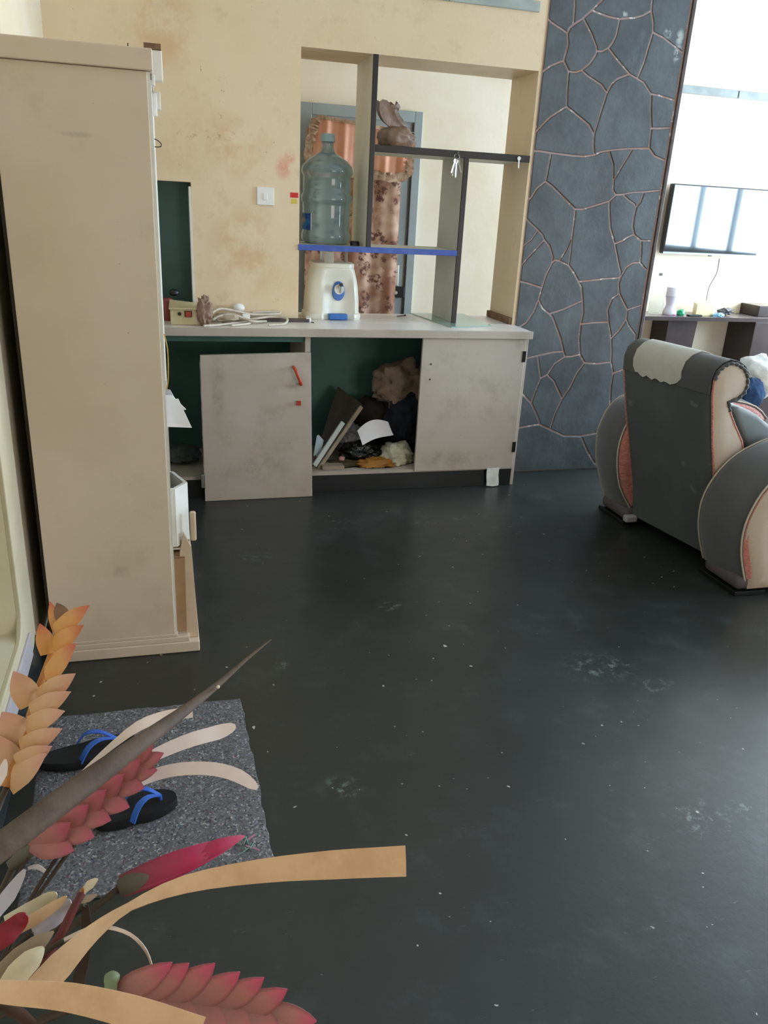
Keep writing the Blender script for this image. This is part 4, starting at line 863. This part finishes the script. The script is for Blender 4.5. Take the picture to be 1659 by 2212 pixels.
front = [(2.95, .62), (3.06, .52), (3.09, .38), (3.06, .22), (3.02, .07)]
fI = [(2.309, .085), (2.226, .21), (2.186, .361), (2.191, .483), (2.232, .575), (2.33, .64), (2.5, .67), (2.75, .66)]
fO = [(2.297, .055), (2.214, .262), (2.192, .40), (2.197, .475), (2.241, .58), (2.33, .642), (2.5, .67), (2.75, .66)]
nI = [(2.335, .066), (2.278, .21), (2.263, .345), (2.303, .46), (2.388, .557), (2.52, .622), (2.66, .65), (2.8, .648)]
nO = [(2.365, .066), (2.315, .19), (2.298, .30), (2.315, .40), (2.365, .50), (2.47, .595), (2.62, .65), (2.8, .648)]
arm(fI+front, fO+front, 3.42, 3.65, False)
arm(nI+front, nO+front, 2.825, 2.575, True)
for (x, y0, y1) in ((2.27, 3.40, 3.645), (2.325, 2.57, 2.81)):
    ft = mesh('foot', box(x, x+.16, y0, y1, .022, .090), FEET, parent=ac, bev=.028, seg=4, smooth=60)
    mesh('foot_pad', box(x-.004, x+.15, y0-.004, y1+.004, .001, .021), BLACKP, parent=ft, bev=.003)
    mesh('foot', box(2.9, 3.03, y0, y1, .001, .075), FEET, parent=ac, bev=.01)
mesh('foot_cap', box(2.262, 2.33, 3.362, 3.402, .025, .062), mat('pale_grey_foot_cap', 'a3a1a3', rough=.6), parent=ac, bev=.01)['label'] = 'pale rounded foot end'
mesh('seat_base', box(2.45, 3.02, 2.83, 3.40, .08, .30), VEL, parent=ac, bev=.02)
mesh('seat_cushion', loft([[(x, y, z) for x, z in ((2.5+i, .302+i), (3.04-i, .302+i), (3.09-i, .36), (3.06-i, .45-i), (2.6+i, .47-i), (2.5+i, .42))] for y, i in ((2.835, .02), (2.86, 0), (3.37, 0), (3.395, .02))]), VEL, parent=ac, smooth=60, bev=0)
cu = [(2.35, .775), (2.43, .762), (2.53, .725), (2.64, .655), (2.74, .57), (2.76, .5), (2.70, .472), (2.55, .472), (2.45, .60)]
mesh('back_cushion', loft([shrink([(x-.02, y, z) for x, z in cu], d) for y, d in ((2.865, .03), (2.89, .006), (2.95, 0), (3.3, 0), (3.36, .01), (3.385, .03))]), VELB if False else mat('grey_green_cushion', '666b68', '5a5f5d', 5, rough=.85, sheen=.4), parent=ac, smooth=60)['label'] = 'grey cushion leaning on the backrest front'

# ------------------------------------------------------------------ sofa behind with clothes
so = thing('sofa', (4.0, 3.2, 0), 'mauve grey plush sofa in the bright room behind the armchair', 'sofa')
mesh('seat_base', box(3.32, 4.75, 2.78, 3.55, .06, .40), SOFA, parent=so, bev=.03, smooth=50)
for xa in (3.31, 4.76):
    mesh('arm', loft([[(xa+r*math.cos(a)*.13, y, .30+r*math.sin(a)*(.25 if math.sin(a) > 0 else .28)) for a in [2*math.pi*k/20 for k in range(20)]] for y, r in ((2.76, .7), (2.78, .95), (2.84, 1), (3.58, 1), (3.64, .95), (3.66, .7))]), SOFA, parent=so, smooth=60)
mesh('backrest', box(3.42, 4.65, 3.44, 3.66, .40, .60), SOFA, parent=so, bev=.05, smooth=50)
mesh('seat_cushion', box(3.45, 4.62, 2.78, 3.42, .402, .47), SOFA, parent=so, bev=.025, smooth=50)
tag(mesh('white_garment', ico((3.1037,3.62,0.7304), (.145, .13, .11), 4, .25, 1.7, 41, flat=.545), CLOTHW, smooth=80), 'white garment thrown over the mauve sofa arm', 'garment')
tag(mesh('blue_garment', ico((2.9712,3.5,0.6699), (.075, .045, .085), 4, .2, 1.7, 42), CLOTHU, smooth=80), 'blue garment hanging below the white one on the sofa arm', 'garment')
tag(mesh('grey_bag', ico((3.0614,3.4,0.4814), (.085, .085, .085), 4, .18, 2., 43), PALEG, smooth=80), 'pale grey bag partly seen behind the armchair arm', 'bag')

# ------------------------------------------------------------------ television and console on the far wall
tv = thing('television', (4.3, YW, 1.5), 'wide flat television hung on the bright cream wall', 'television')
TX0, TX1, TZ0, TZ1 = 3.7529, 4.6092, 1.2578, 1.7602
mesh('housing', box(TX0, TX1, YW-.095, YW-.04, TZ0, TZ1), TVB, parent=tv, bev=.006)
mesh('screen', box(TX0+.010, TX1-.010, YW-.0965, YW-.0945, TZ0+.02, TZ1-.010), SCREEN, parent=tv)
mesh('lower_bezel', box(TX0+.002, TX1-.002, YW-.098, YW-.094, TZ0+.001, TZ0+.014), mat('silver_bezel', '8d93a0', rough=.3, metal=.6), parent=tv)
mesh('sensor', box((TX0+TX1)/2-.012, (TX0+TX1)/2+.012, YW-.097, YW-.085, TZ0-.007, TZ0+.001), BLACKP, parent=tv)
mesh('wall_bracket', box((TX0+TX1)/2-.15, (TX0+TX1)/2+.15, YW-.042, YW-.001, 1.42, 1.6), BLACKP, parent=tv)
cable([(4.2978,5.74,1.2336),(4.3276,5.78,1.121),(4.2833,5.78,1.0113),(4.2211,5.7,0.9171)], .004, mat('thin_dark_cable', '6a6764', rough=.6), 'thin cable running from the television down to the console')
ZD = 0.8094
cn = thing('wall_console', (4.3, 5.6, 0), 'dark laminate console under the television with pale lower shelf', 'console table')
CX0 = 3.5361
mesh('top_board', box(CX0, 4.7038+.5, 5.48, YW-.001, ZD-.03, ZD), DESKT, parent=cn, bev=.005)
mesh('front_edge', box(CX0, 4.7038+.5, 5.472, 5.481, ZD-.03, ZD-.001), DESK, parent=cn)
mesh('support_panel', prism([(3.8264, .39), (4.0724, .39), (4.0914, ZD-.06), (4.0914, ZD-.031), (3.8264, ZD-.031)], 'y', 5.58, YW-.001), DESK, parent=cn, bev=.003)
mesh('support_panel', box(4.5444, 4.7653+.2, 5.47, YW-.001, .392, ZD-.031), DESK, parent=cn, bev=.004)
mesh('upper_panel', box(4.6323, 4.8366+.2, 5.57, YW-.001, ZD+.0005, 0.8941), DESK, parent=cn, bev=.004)
mesh('lower_shelf', box(4.0533, 4.7954+.4, 5.42, YW-.001, .36, .39), PALEG, parent=cn, bev=.004)
mesh('lower_panel', box(4.0533+.06, 4.7954+.3, 5.5, YW-.002, .001, .36), DESK, parent=cn)
# on the console
bx, by = 3.7444, 5.66
cl_ = thing('clear_bottle', (bx, by, ZD), 'tall clear plastic bottle at the left end of the console', 'bottle')
hb = 1.1147-ZD
mesh('body', lathe([(.0001, .001), (.052, .001), (.055, .012), (.055, hb*.28), (.052, hb*.3), (.055, hb*.34), (.055, hb*.66), (.045, hb*.76), (.02, hb*.9), (.018, hb*.94), (.0001, hb*.941)], (bx, by, ZD), 24, cap=False), CLEAR, parent=cl_, smooth=60)
mesh('cap', lathe([(.0001, hb*.942), (.019, hb*.942), (.019, hb), (.0001, hb)], (bx, by, ZD), 16, cap=False), mat('grey_cap', '9a9a9c', rough=.4), parent=cl_, smooth=50)
fx, fy = 3.8346, 5.6
fl = thing('white_flask', (fx, fy, ZD), 'lilac white waisted flask on the console beside the clear bottle', 'flask')
hf = 1.0183-ZD
mesh('body', lathe([(.0001, .001), (.052, .001), (.056, .012), (.052, hf*.14), (.04, hf*.3), (.038, hf*.36), (.046, hf*.55), (.05, hf*.66), (.0001, hf*.661)], (fx, fy, ZD), 24, cap=False), LILAC, parent=fl, smooth=60)
mesh('lid', lathe([(.0001, hf*.668), (.051, hf*.668), (.051, hf*.97), (.047, hf), (.0001, hf)], (fx, fy, ZD), 24, cap=False), LILAC, parent=fl, smooth=50)
mesh('base_mark', box(fx-.005, fx+.014, fy-.058, fy-.052, ZD+.002, ZD+.010), mat('pink_mark', 'c0508a', rough=.5), parent=fl)
ux0, ux1 = 4.0357, 4.2039
db = thing('decoder_box', (ux0+.1, 5.62, ZD), 'small cream electrical box on the console below the television', 'electrical box')
zb_ = 0.9272
mesh('case', quadbox((ux0, 5.55, ZD), (ux1, 5.55, ZD), (ux1+.075, 5.7, ZD), (ux0+.075, 5.7, ZD), (0, 0, .09)), CREAMP, parent=db, bev=.003)
mesh('socket_face', quadbox((ux1+.012, 5.572, ZD+.015), (ux1+.062, 5.672, ZD+.015), (ux1+.062, 5.672, ZD+.075), (ux1+.012, 5.572, ZD+.075), (.006, -.003, 0)), WHITEP, parent=db, bev=.001)
tag(mesh('green_packet', ico((3.9056,5.56,0.8282), (.035, .02, .028), 3, .3, 2.5, 51, flat=0.8104), GREENP, smooth=50), 'crumpled green packet between the flask and the cream box', 'packet')
tag(mesh('blue_wrapper', ico((4.2325,5.53,0.8163), (.05, .03, .022), 3, .35, 3, 52, flat=0.8104), CYANP, smooth=50), 'pale blue crumpled wrapper in front of the cream box', 'wrapper')
tag(mesh('dark_adapter', box(3.9451, 4.0661, 5.5, 5.54, ZD+.0005, ZD+.014), BLACKP, bev=.004), 'flat black adapter left of the cream box on the console', 'adapter')
tag(mesh('grey_cable_heap', ico((4.3472,5.6,0.8413), (.06, .04, .028), 3, .5, 4, 53, flat=0.8104), mat('grey_cable_mix', '6d6a6a', '3d3c40', 60, rough=.6), smooth=50), 'heap of grey cables right of the cream box on the console', 'cable')

# ------------------------------------------------------------------ door mat and sandals
corn = [(0.1786,2.1847,0), (0.1988,1.5047,0), (-0.3734,1.4632,0), (-0.4047,2.1889,0)]
edge = []
for i in range(4):
    a, b = Vector(corn[i]), Vector(corn[(i+1) % 4])
    for k in range(26):
        q = a+(b-a)*k/26
        q += Vector((noise.noise(q*23), noise.noise(q*23+Vector((9, 2, 4))), 0))*.007+Vector((noise.noise(q*70+Vector((1, 7, 0))), noise.noise(q*70), 0))*.004
        edge.append(q)
ce = sum((Vector(c_) for c_ in corn), Vector())/4
n = len(edge); rings = [[(q.x, q.y, .001) for q in edge], [(q.x, q.y, .007) for q in edge]]
for s in (.985, .8, .6, .4, .2):
    rings.append([(ce.x+(q.x-ce.x)*s, ce.y+(q.y-ce.y)*s, .0095+.0025*noise.noise(Vector((q.x*9*s, q.y*9, s*5)))) for q in edge])
mt = thing('felt_mat', (ce.x, ce.y, 0), 'speckled grey felt mat with frayed edges on the floor by the left wall', 'mat')
mesh('felt_sheet', loft(rings), FELT, parent=mt, smooth=60)
for i in range(7):
    q = Vector((0.1133,1.5592,0))+Vector((random.uniform(-.03, .05), random.uniform(-.02, .02), .012))
    mesh('loose_thread', tube(smooth_path([q, q+Vector((random.uniform(-.02, .02), random.uniform(-.015, .015), .008)), q+Vector((random.uniform(-.03, .03), random.uniform(-.02, .02), .001))], 4), .001, 5), THREADP if i % 2 else THREADG, parent=mt)
def sandal(heel, toe, w, label, side):
    heel, toe = Vector(heel), Vector(toe); d = toe-heel; L = d.length; d.normalize(); s = Vector((-d.y, d.x, 0)); z0 = .0125
    t_ = thing('flip_flop', (heel.x+d.x*L/2, heel.y+d.y*L/2, z0), label, 'sandal', 'pair of flip flops on the mat')
    out = []
    for k in range(36):
        a = 2*math.pi*k/36; u = .5-.5*math.cos(a); v = math.sin(a)
        hw = w*.5*(.80+.35*math.sin(math.pi*min(1, u*.95))*(u**1.3)+(-.08 if .35 < u < .55 else 0))
        out.append((u*L, hw*math.copysign(abs(v)**.75, v)+.008*side*math.sin(math.pi*u)))
    def R(z, sc_=1): return [tuple(heel+d*(L*.5+(u-L*.5)*sc_)+s*(v*sc_)+Vector((0, 0, z0+z+.012*max(0, .25-u/L)+.01*max(0, u/L-.8)))) for u, v in out]
    so_ = mesh('sole', loft([R(0, .96), R(.004), R(.02), R(.027, .985), R(.0255, .93)]), FOAM, parent=t_, smooth=45)
    po = heel+d*(L*.80); a1 = heel+d*(L*.40)+s*(w*.44); a2 = heel+d*(L*.40)-s*(w*.44)
    top = Vector((0, 0, z0+.026))
    for a_ in (a1, a2):
        m_ = (a_+po)/2+d*.01
        mesh('strap', ribbon([(a_+top-Vector((0, 0, .006)), .018), (a_*.75+po*.25+top+Vector((0, 0, .03)), .018), (a_*.4+po*.6+top+Vector((0, 0, .036)), .014), (po+top+Vector((0, 0, .014)), .009)], (0, 0, 1), .003), STRAP, parent=t_, smooth=60)
    mesh('toe_post', tube([po+top-Vector((0, 0, .008)), po+top+Vector((0, 0, .016))], .004, 8), STRAP, parent=t_, smooth=60)
    return t_
sandal((-0.2267,1.6804,-0), (-0.026,1.7365,-0), .095, 'black flip flop with blue strap nearer the camera on the felt mat', 1)
sandal((-0.39,1.9467,0), (-0.1331,1.9978,0), .10, 'black flip flop with blue strap further up the felt mat beside the orange flower', -1)

# ------------------------------------------------------------------ dried flower arrangement
VC = Vector((-.27, .66, 0)); MOUTH = VC+Vector((0, 0, .60))
vs = thing('floor_vase', VC, 'brown glazed floor vase holding the dried flowers', 'vase')
mesh('vase_body', lathe([(.0001, .001), (.075, .001), (.085, .02), (.11, .14), (.115, .24), (.095, .38), (.06, .5), (.052, .56), (.062, .61), (.055, .612), (.045, .56), (.0001, .55)], VC, 32, cap=False), VASE, parent=vs, smooth=60)
NV = Vector((-.12, -.78, .62))
def flower(name, label, cat='flower', group='dried flowers in the floor vase'):
    return thing(name, MOUTH, label, cat, group)
def stem(par, to, r=.0035, m=STEMG, mid=None):
    to = Vector(to); a = MOUTH+Vector((random.uniform(-.03, .03), random.uniform(-.03, .03), -.03))
    md = a*.5+to*.5+Vector((-.01, 0, .03)) if mid is None else Vector(mid)
    mesh('stem', tube(smooth_path([a, md, to], 5), r, 7), m, parent=par, smooth=60)
def nv(i, k=.35): return NV+Vector((k*math.sin(i*2.1), k*math.cos(i*1.3), k*math.sin(i*3.7+1)))
# orange spike
f1 = flower('orange_flower_spike', 'orange and peach flower spike rising before the tall cupboard')
BO = [((-0.1461,0.9989,0.9692),(-0.1554,1.0185,0.9838),0.0147),((-0.1538,0.9955,0.9552),(-0.1642,1.0216,0.985),0.0123),((-0.1579,0.9911,0.9552),(-0.1095,0.9685,1.0026),0.0204),((-0.1615,0.9803,0.9396),(-0.117,0.9566,0.9815),0.0179),((-0.1654,0.9782,0.9316),(-0.1736,0.9859,0.9727),0.0181),((-0.1707,0.9639,0.906),(-0.126,0.9411,0.9644),0.0249)]
MO = [P_BR, P_OR, P_OR, P_OR, P_OR, P_OR]
BP = [((-0.1781,0.9511,0.8828),(-0.1282,0.9231,0.9318),0.0213),((-0.1889,0.9509,0.8745),(-0.2074,0.9629,0.9192),0.0262),((-0.1896,0.9427,0.8674),(-0.1342,0.9119,0.9133),0.0211),((-0.1952,0.9336,0.8548),(-0.1419,0.9005,0.8933),0.021),((-0.198,0.9257,0.8331),(-0.222,0.9386,0.876),0.0307),((-0.2014,0.9159,0.8339),(-0.1455,0.889,0.8759),0.0209),((-0.2142,0.9081,0.8054),(-0.2251,0.9199,0.8548),0.0292),((-0.2048,0.9011,0.8224),(-0.1579,0.8798,0.8583),0.0207),((-0.2161,0.895,0.7991),(-0.1649,0.8783,0.8495),0.0265)]
for i, ((b, t, w), m) in enumerate(zip(BO+BP, MO+[P_PE]*len(BP))):
    vf, uv = bract(b, t, w*1.25, nv(i, .2), cup=.22, curl=.04, base=.92, point=.95)
    mesh('bract', vf, m, parent=f1, smooth=60, uv=uv)
ax = smooth_path([(-0.2185,0.8939,0.7946),(-0.201,0.9259,0.8313),(-0.1844,0.9623,0.8783),(-0.1661,0.9855,0.9216),(-0.1551,1.0008,0.9537)], 3)
mesh('axis', tube(ax, [.007-.0003*i for i in range(len(ax))], 7), mat('orange_axis', 'b8783c', 'a56a34', 20, rough=.6), parent=f1, smooth=60)
stem(f1, (-0.2185,0.8939,0.7946), .004)
# the pink heads: two rows of overlapping bracts meeting in chevrons along an axis
P_GB = mat_petal('green_brown_bract', '4a4638', '5a5444', '6a5a4c')
def head(label, rows, m, axis, ar_):
    fl_ = flower('pink_flower_head', label)
    P = [Vector(q) for q in axis]; d = (P[-1]-P[0]).normalized(); s = d.cross(NV).normalized(); nn = s.cross(d).normalized()
    for sg, row in zip((1, -1), rows):
        for i, (b_, t_, w_) in enumerate(row):
            vf, uv = bract(b_, t_, w_, nn+s*(.28*sg)+d*.12, cup=.16, curl=.05, wide=.38, base=.72, point=.8)
            mesh('bract', vf, m, parent=fl_, smooth=60, uv=uv)
    vf, uv = bract(P[0]-d*.02+nn*.012, P[0]+d*.028+nn*.010, ar_*3.2, nn, cup=.6, curl=.15); mesh('base_bract', vf, P_GB, parent=fl_, smooth=60, uv=uv)
    mesh('axis', tube(smooth_path([P[0]-d*.02]+[q-nn*.008 for q in P[1:]], 3), ar_, 8), MAROON, parent=fl_, smooth=60)
    stem(fl_, P[0]-d*.015, .0045)
head('dusty pink scaled flower head lying beside the long brown spear',
     ([((-0.0783,0.8512,0.8294),(-0.0365,0.8448,0.871),0.0251),((-0.0977,0.84,0.8157),(-0.0532,0.8335,0.8588),0.0327),((-0.1165,0.8298,0.8044),(-0.0728,0.8236,0.8479),0.0335),((-0.1365,0.8201,0.794),(-0.0931,0.8136,0.8363),0.0343),((-0.1571,0.8106,0.7834),(-0.1129,0.804,0.8261),0.035),((-0.1774,0.8007,0.7722),(-0.1324,0.7932,0.8132),0.0346)],
      [((-0.07,0.849,0.8298),(-0.0251,0.8416,0.8573),0.0251),((-0.0771,0.8475,0.8294),(-0.0336,0.8318,0.8406),0.0285),((-0.0956,0.8427,0.8237),(-0.0494,0.8196,0.8267),0.0327),((-0.1161,0.833,0.8128),(-0.0672,0.8072,0.811),0.0335),((-0.1371,0.824,0.8033),(-0.0884,0.7988,0.8028),0.0343),((-0.1567,0.8144,0.7931),(-0.1073,0.7883,0.791),0.035),((-0.1768,0.8052,0.7838),(-0.1298,0.7801,0.7823),0.0335)]),
     P_PK, [(-0.1869,0.8097,0.7599),(-0.1178,0.8375,0.7951),(-0.0462,0.855,0.834)], .005)
head('big rose pink scaled flower head lowest of the arrangement',
     ([((0.0639,0.5432,0.7653),(0.1098,0.5249,0.7689),0.0294),((0.0401,0.5475,0.7704),(0.0833,0.5396,0.8006),0.0292),((0.0188,0.5525,0.7788),(0.0621,0.5455,0.8143),0.029),((-0.0032,0.5564,0.7839),(0.0402,0.5502,0.8217),0.0297),((-0.0267,0.561,0.7898),(0.0178,0.5562,0.8318),0.0305),((-0.05,0.5648,0.7939),(-0.0056,0.5594,0.8342),0.0303),((-0.0706,0.5679,0.7982),(-0.0204,0.5606,0.8378),0.0284)],
      [((0.064,0.5442,0.7678),(0.0962,0.5196,0.7516),0.0311),((0.0411,0.5489,0.7745),(0.0774,0.5214,0.7538),0.0318),((0.018,0.5531,0.7796),(0.055,0.5244,0.7566),0.0325),((-0.0049,0.5572,0.7847),(0.0329,0.5277,0.7602),0.0332),((-0.0276,0.5609,0.7889),(0.0102,0.5311,0.7638),0.0331),((-0.0501,0.5645,0.7931),(-0.013,0.535,0.7682),0.032),((-0.0715,0.5675,0.7966),(-0.0346,0.5401,0.7766),0.0301)]),
     P_PB, [(-0.0763,0.5729,0.7899),(0.0061,0.5621,0.7714),(0.0926,0.5394,0.7567)], .006)
# magenta bud
mb = flower('magenta_bud', 'closed magenta flower bud pointing over the mat')
A_, B_ = Vector((-0.0791,0.7551,0.7419)), Vector((0.0659,0.7796,0.7672))
d_ = (B_-A_); s_ = d_.cross(NV).normalized(); n_ = s_.cross(d_).normalized(); wb_ = 0.0298
for i, (k0, k1, off, w_, m_) in enumerate(((0, .97, .16, 1.0, P_MG), (0, .92, -.2, .95, P_MG), (.02, 1.0, 0, .9, P_MG), (.5, 1.0, -.08, .62, P_MG), (-.02, .22, .0, .7, P_GB))):
    vf, uv = bract(A_+d_*k0+s_*wb_*off*.5+n_*.002*i, A_+d_*k1+s_*wb_*off*.3+n_*.002*i, wb_*w_, n_+s_*off*1.5, cup=.55, curl=.03, wide=.35, nv=9)
    mesh('bract', vf, m_, parent=mb, smooth=60, uv=uv)
mesh('axis', tube([A_-d_*.03, A_+d_*.5, A_+d_*.93], [.005, .003, .002], 8), MAROON, parent=mb, smooth=60)
stem(mb, A_-d_*.02, .004)
# brown spear
sp1 = flower('brown_spear', 'long brown tapering dried spathe pointing up to the right', 'dried leaf')
SPP = [((-0.1823,0.6252,0.9286),0.013),((-0.1482,0.6607,0.9299),0.0133),((-0.1026,0.7137,0.9278),0.0131),((-0.0493,0.7752,0.9245),0.0104),((0.0027,0.8453,0.914),0.0068),((0.0449,0.8988,0.9106),0.0042),((0.085,0.9448,0.9149),0.0025),((0.1247,0.981,0.9224),0.0007)]
pth = smooth_path([q for q, w in SPP], 3); rad = []
for i in range(len(SPP)-1):
    for k in range(3): rad.append(SPP[i][1]+(SPP[i+1][1]-SPP[i][1])*k/3)
rad.append(SPP[-1][1])
mesh('blade', tube(pth, rad, 12, flat=.45, upv=NV), SPEAR, parent=sp1, smooth=60)
mesh('seed', ico((0.0449,0.8888,0.9136), (.0025, .0025, .0025), 2, .1, 2, 1), CREAML, parent=sp1, smooth=80)
stem(sp1, (-0.1823,0.6252,0.9286), .006)
# strips and leaves
def leaf(name, label, items, m, nrm=NV, cup=.0, twist=None, taper=False, t=.0012, cat='dried leaf', st=True, nc=3):
    o = flower(name, label, cat)
    mesh('blade', ribbon(items, nrm, t, cup, nc, twist, taper), m, parent=o, smooth=70)
    if st: stem(o, items[0][0], .0025, mat_stem)
    return o
mat_stem = STEMG
leaf('tan_strip', 'longest tan palm strip stretching right over the floor', [((-0.1395,0.5539,0.8367),0.0244),((-0.1179,0.5732,0.8444),0.0243),((-0.0913,0.5963,0.8514),0.0156),((-0.0586,0.6163,0.8552),0.009),((-0.0059,0.6342,0.8537),0.0168),((0.0682,0.6354,0.8538),0.0229),((0.144,0.6259,0.8561),0.028),((0.2199,0.6153,0.8559),0.0303)], TANR, twist=lambda k: 1.1*math.exp(-((k-.42)/.12)**2)*.6, cup=.04)
leaf('tan_strip', 'broad tan palm strip along the bottom of the picture under the rose pink head', [((-0.1608,0.5092,0.9046),0.0147),((-0.1382,0.5098,0.8944),0.0179),((-0.1004,0.506,0.8838),0.0212),((-0.0506,0.4955,0.8652),0.0246),((0.0004,0.4825,0.8413),0.0265)], TANR, cup=.05)
leaf('pale_strip', 'pale pink strip tucked behind the brown spear', [((-0.1332,0.8488,0.8262),0.0023),((-0.0986,0.8783,0.8409),0.007),((-0.056,0.9055,0.8558),0.0132),((-0.0201,0.927,0.8516),0.0148),((0.0125,0.9375,0.8451),0.0138)], PALES, st=False)
stem([o for o in bpy.data.objects if o.name.startswith('pale_strip')][0], (-0.1332,0.8488,0.8262), .002)
leaf('white_strip', 'white pink curved strip, upper of the two on the mat', [((-0.1117,0.8322,0.8001),0.0079),((-0.0735,0.8515,0.8198),0.0115),((-0.0462,0.8612,0.8355),0.0145),((-0.0212,0.8724,0.8395),0.0165),((0.0103,0.8816,0.8431),0.018),((0.0428,0.8936,0.8405),0.0189),((0.0668,0.8991,0.8435),0.0173)], WHITES, taper=True)
leaf('white_strip', 'white pink curved strip bending down, lower of the two on the mat', [((-0.0952,0.8289,0.8035),0.009),((-0.0678,0.8374,0.8164),0.0125),((-0.0404,0.8523,0.8174),0.0151),((-0.0064,0.8548,0.82),0.0159),((0.0337,0.8527,0.8154),0.0166),((0.0654,0.8494,0.802),0.0168),((0.0892,0.8454,0.7812),0.0157)], WHITES, taper=True)
leaf('thin_arc_strip', 'thin cream strip arching above the rose pink head', [((-0.1168,0.5966,0.848),0.0039),((-0.096,0.6026,0.8501),0.0039),((-0.0783,0.6025,0.8483),0.0035),((-0.0583,0.5984,0.8385),0.0031),((-0.0452,0.5931,0.8208),0.0027),((-0.0402,0.5895,0.8012),0.0022)], PALES, nrm=(-.5, -.3, .9))
leaf('dark_leaf', 'dark brown translucent leaf hanging behind the tan strip', [((-0.104,0.6522,0.8291),0.0065),((-0.1041,0.6401,0.7989),0.0112),((-0.1094,0.632,0.7748),0.0121),((-0.1161,0.6234,0.7485),0.0112)], DLEAF)
leaf('lavender_leaf', 'lavender grey leaf at the left frame edge by the mat corner', [((-0.1963,0.6714,0.8114),0.0112),((-0.1826,0.6922,0.8173),0.0153),((-0.1688,0.7146,0.8275),0.0098)], LAV, taper=True)
leaf('white_leaf', 'pale leaf just behind the lowest orange bracts', [((-0.224,0.8608,0.8195),0.0078),((-0.2167,0.8742,0.8302),0.0124),((-0.2137,0.8886,0.8406),0.008)], WHITES, taper=True, st=False)
leaf('tan_leaf', 'tan leaf with a cream tip in the small cluster, uppermost', [((-0.1783,0.6503,0.8271),0.0091),((-0.158,0.6565,0.8291),0.0147),((-0.1415,0.6639,0.8315),0.014),((-0.1313,0.6638,0.8385),0.0084)], CREAML, cup=.2, taper=True)
leaf('tan_leaf', 'narrow tan leaf below the cream tipped one in the cluster', [((-0.1701,0.6278,0.8323),0.0071),((-0.1478,0.6354,0.8393),0.0116),((-0.1294,0.6433,0.8445),0.0091),((-0.1185,0.6437,0.853),0.0036)], TANR, cup=.2, taper=True)
leaf('grey_leaf', 'grey white cupped leaf in the small cluster', [((-0.1506,0.6316,0.8279),0.0107),((-0.1344,0.6396,0.8315),0.0181),((-0.1223,0.6484,0.8344),0.0165),((-0.1159,0.6484,0.839),0.0092)], LAV, cup=.3, taper=True)
leaf('red_leaf', 'dark red leaf at the left edge of the small cluster', [((-0.1758,0.5947,0.8569),0.0126),((-0.1654,0.6043,0.8605),0.0204),((-0.1559,0.6135,0.8623),0.0155),((-0.1498,0.6143,0.8687),0.0077)], REDL, cup=.25, taper=True)
leaf('dusty_leaf', 'dusty brown leaf below the red one in the cluster', [((-0.1702,0.5681,0.8502),0.0122),((-0.1519,0.5769,0.8574),0.0182),((-0.1352,0.5855,0.8629),0.0142),((-0.1239,0.5938,0.8638),0.0051)], DUSTY, cup=.2, taper=True)
leaf('cream_leaf', 'cream cupped leaf lowest in the small cluster', [((-0.1622,0.5452,0.8542),0.0134),((-0.1502,0.5561,0.8623),0.0201),((-0.138,0.5657,0.867),0.0179),((-0.1299,0.5748,0.8677),0.0099)], CREAML, cup=.3, taper=True)
mk = flower('maroon_stalk', 'maroon stalk with a pale curled tip in the small cluster', 'dried stalk')
mesh('stalk', tube(smooth_path([(-0.1407,0.6009,0.8141),(-0.1248,0.6235,0.826),(-0.113,0.6373,0.8411),(-0.1057,0.6492,0.848)], 4), .0042, 8), MAROON, parent=mk, smooth=60)
for i, q in enumerate([[((-0.1108,0.6428,0.8425),0.0027),((-0.1076,0.6488,0.8458),0.0074),((-0.1037,0.6507,0.8533),0.0037)],[((-0.1057,0.6492,0.848),0.0037),((-0.0975,0.654,0.8521),0.0092),((-0.0906,0.6586,0.8545),0.0056)],[((-0.1072,0.6426,0.8444),0.0037),((-0.0988,0.6456,0.8441),0.0064),((-0.0912,0.6489,0.8438),0.0028)],[((-0.1358,0.6045,0.8265),0.0026),((-0.1234,0.61,0.835),0.0061),((-0.1185,0.6174,0.8432),0.0027)]]):
    mesh('bract', ribbon(q, nv(i), .0012, .25, 3, None, True), (TANB, CREAML, DUSTY, MAROON)[i], parent=mk, smooth=60)
stem(mk, (-0.1407,0.6009,0.8141), .003)
leaf('white_curl', 'small white curl on the mat below the pink head', [((-0.1856,0.7992,0.7486),0.0033),((-0.1759,0.8014,0.7472),0.0055),((-0.1654,0.7998,0.7366),0.0033)], WHITES, st=False)
gs = flower('green_stub', 'pale green stub at the base of the rose pink head', 'dried stalk')
mesh('stub', tube(smooth_path([(-0.0771,0.5633,0.8071),(-0.0758,0.567,0.8171),(-0.0741,0.5702,0.8264)], 3), [.006]*4+[.007]*2+[.004], 10), GREENS, parent=gs, smooth=60)
stem(gs, (-0.0771,0.5633,0.8071), .004)
leaf('dark_leaf', 'crumpled dark brown leaf in the very bottom left corner', [((-0.1651,0.5297,0.8693),0.0077),((-0.1492,0.5293,0.8516),0.0117),((-0.1367,0.5289,0.8317),0.0079)], DLEAF, cup=.2)
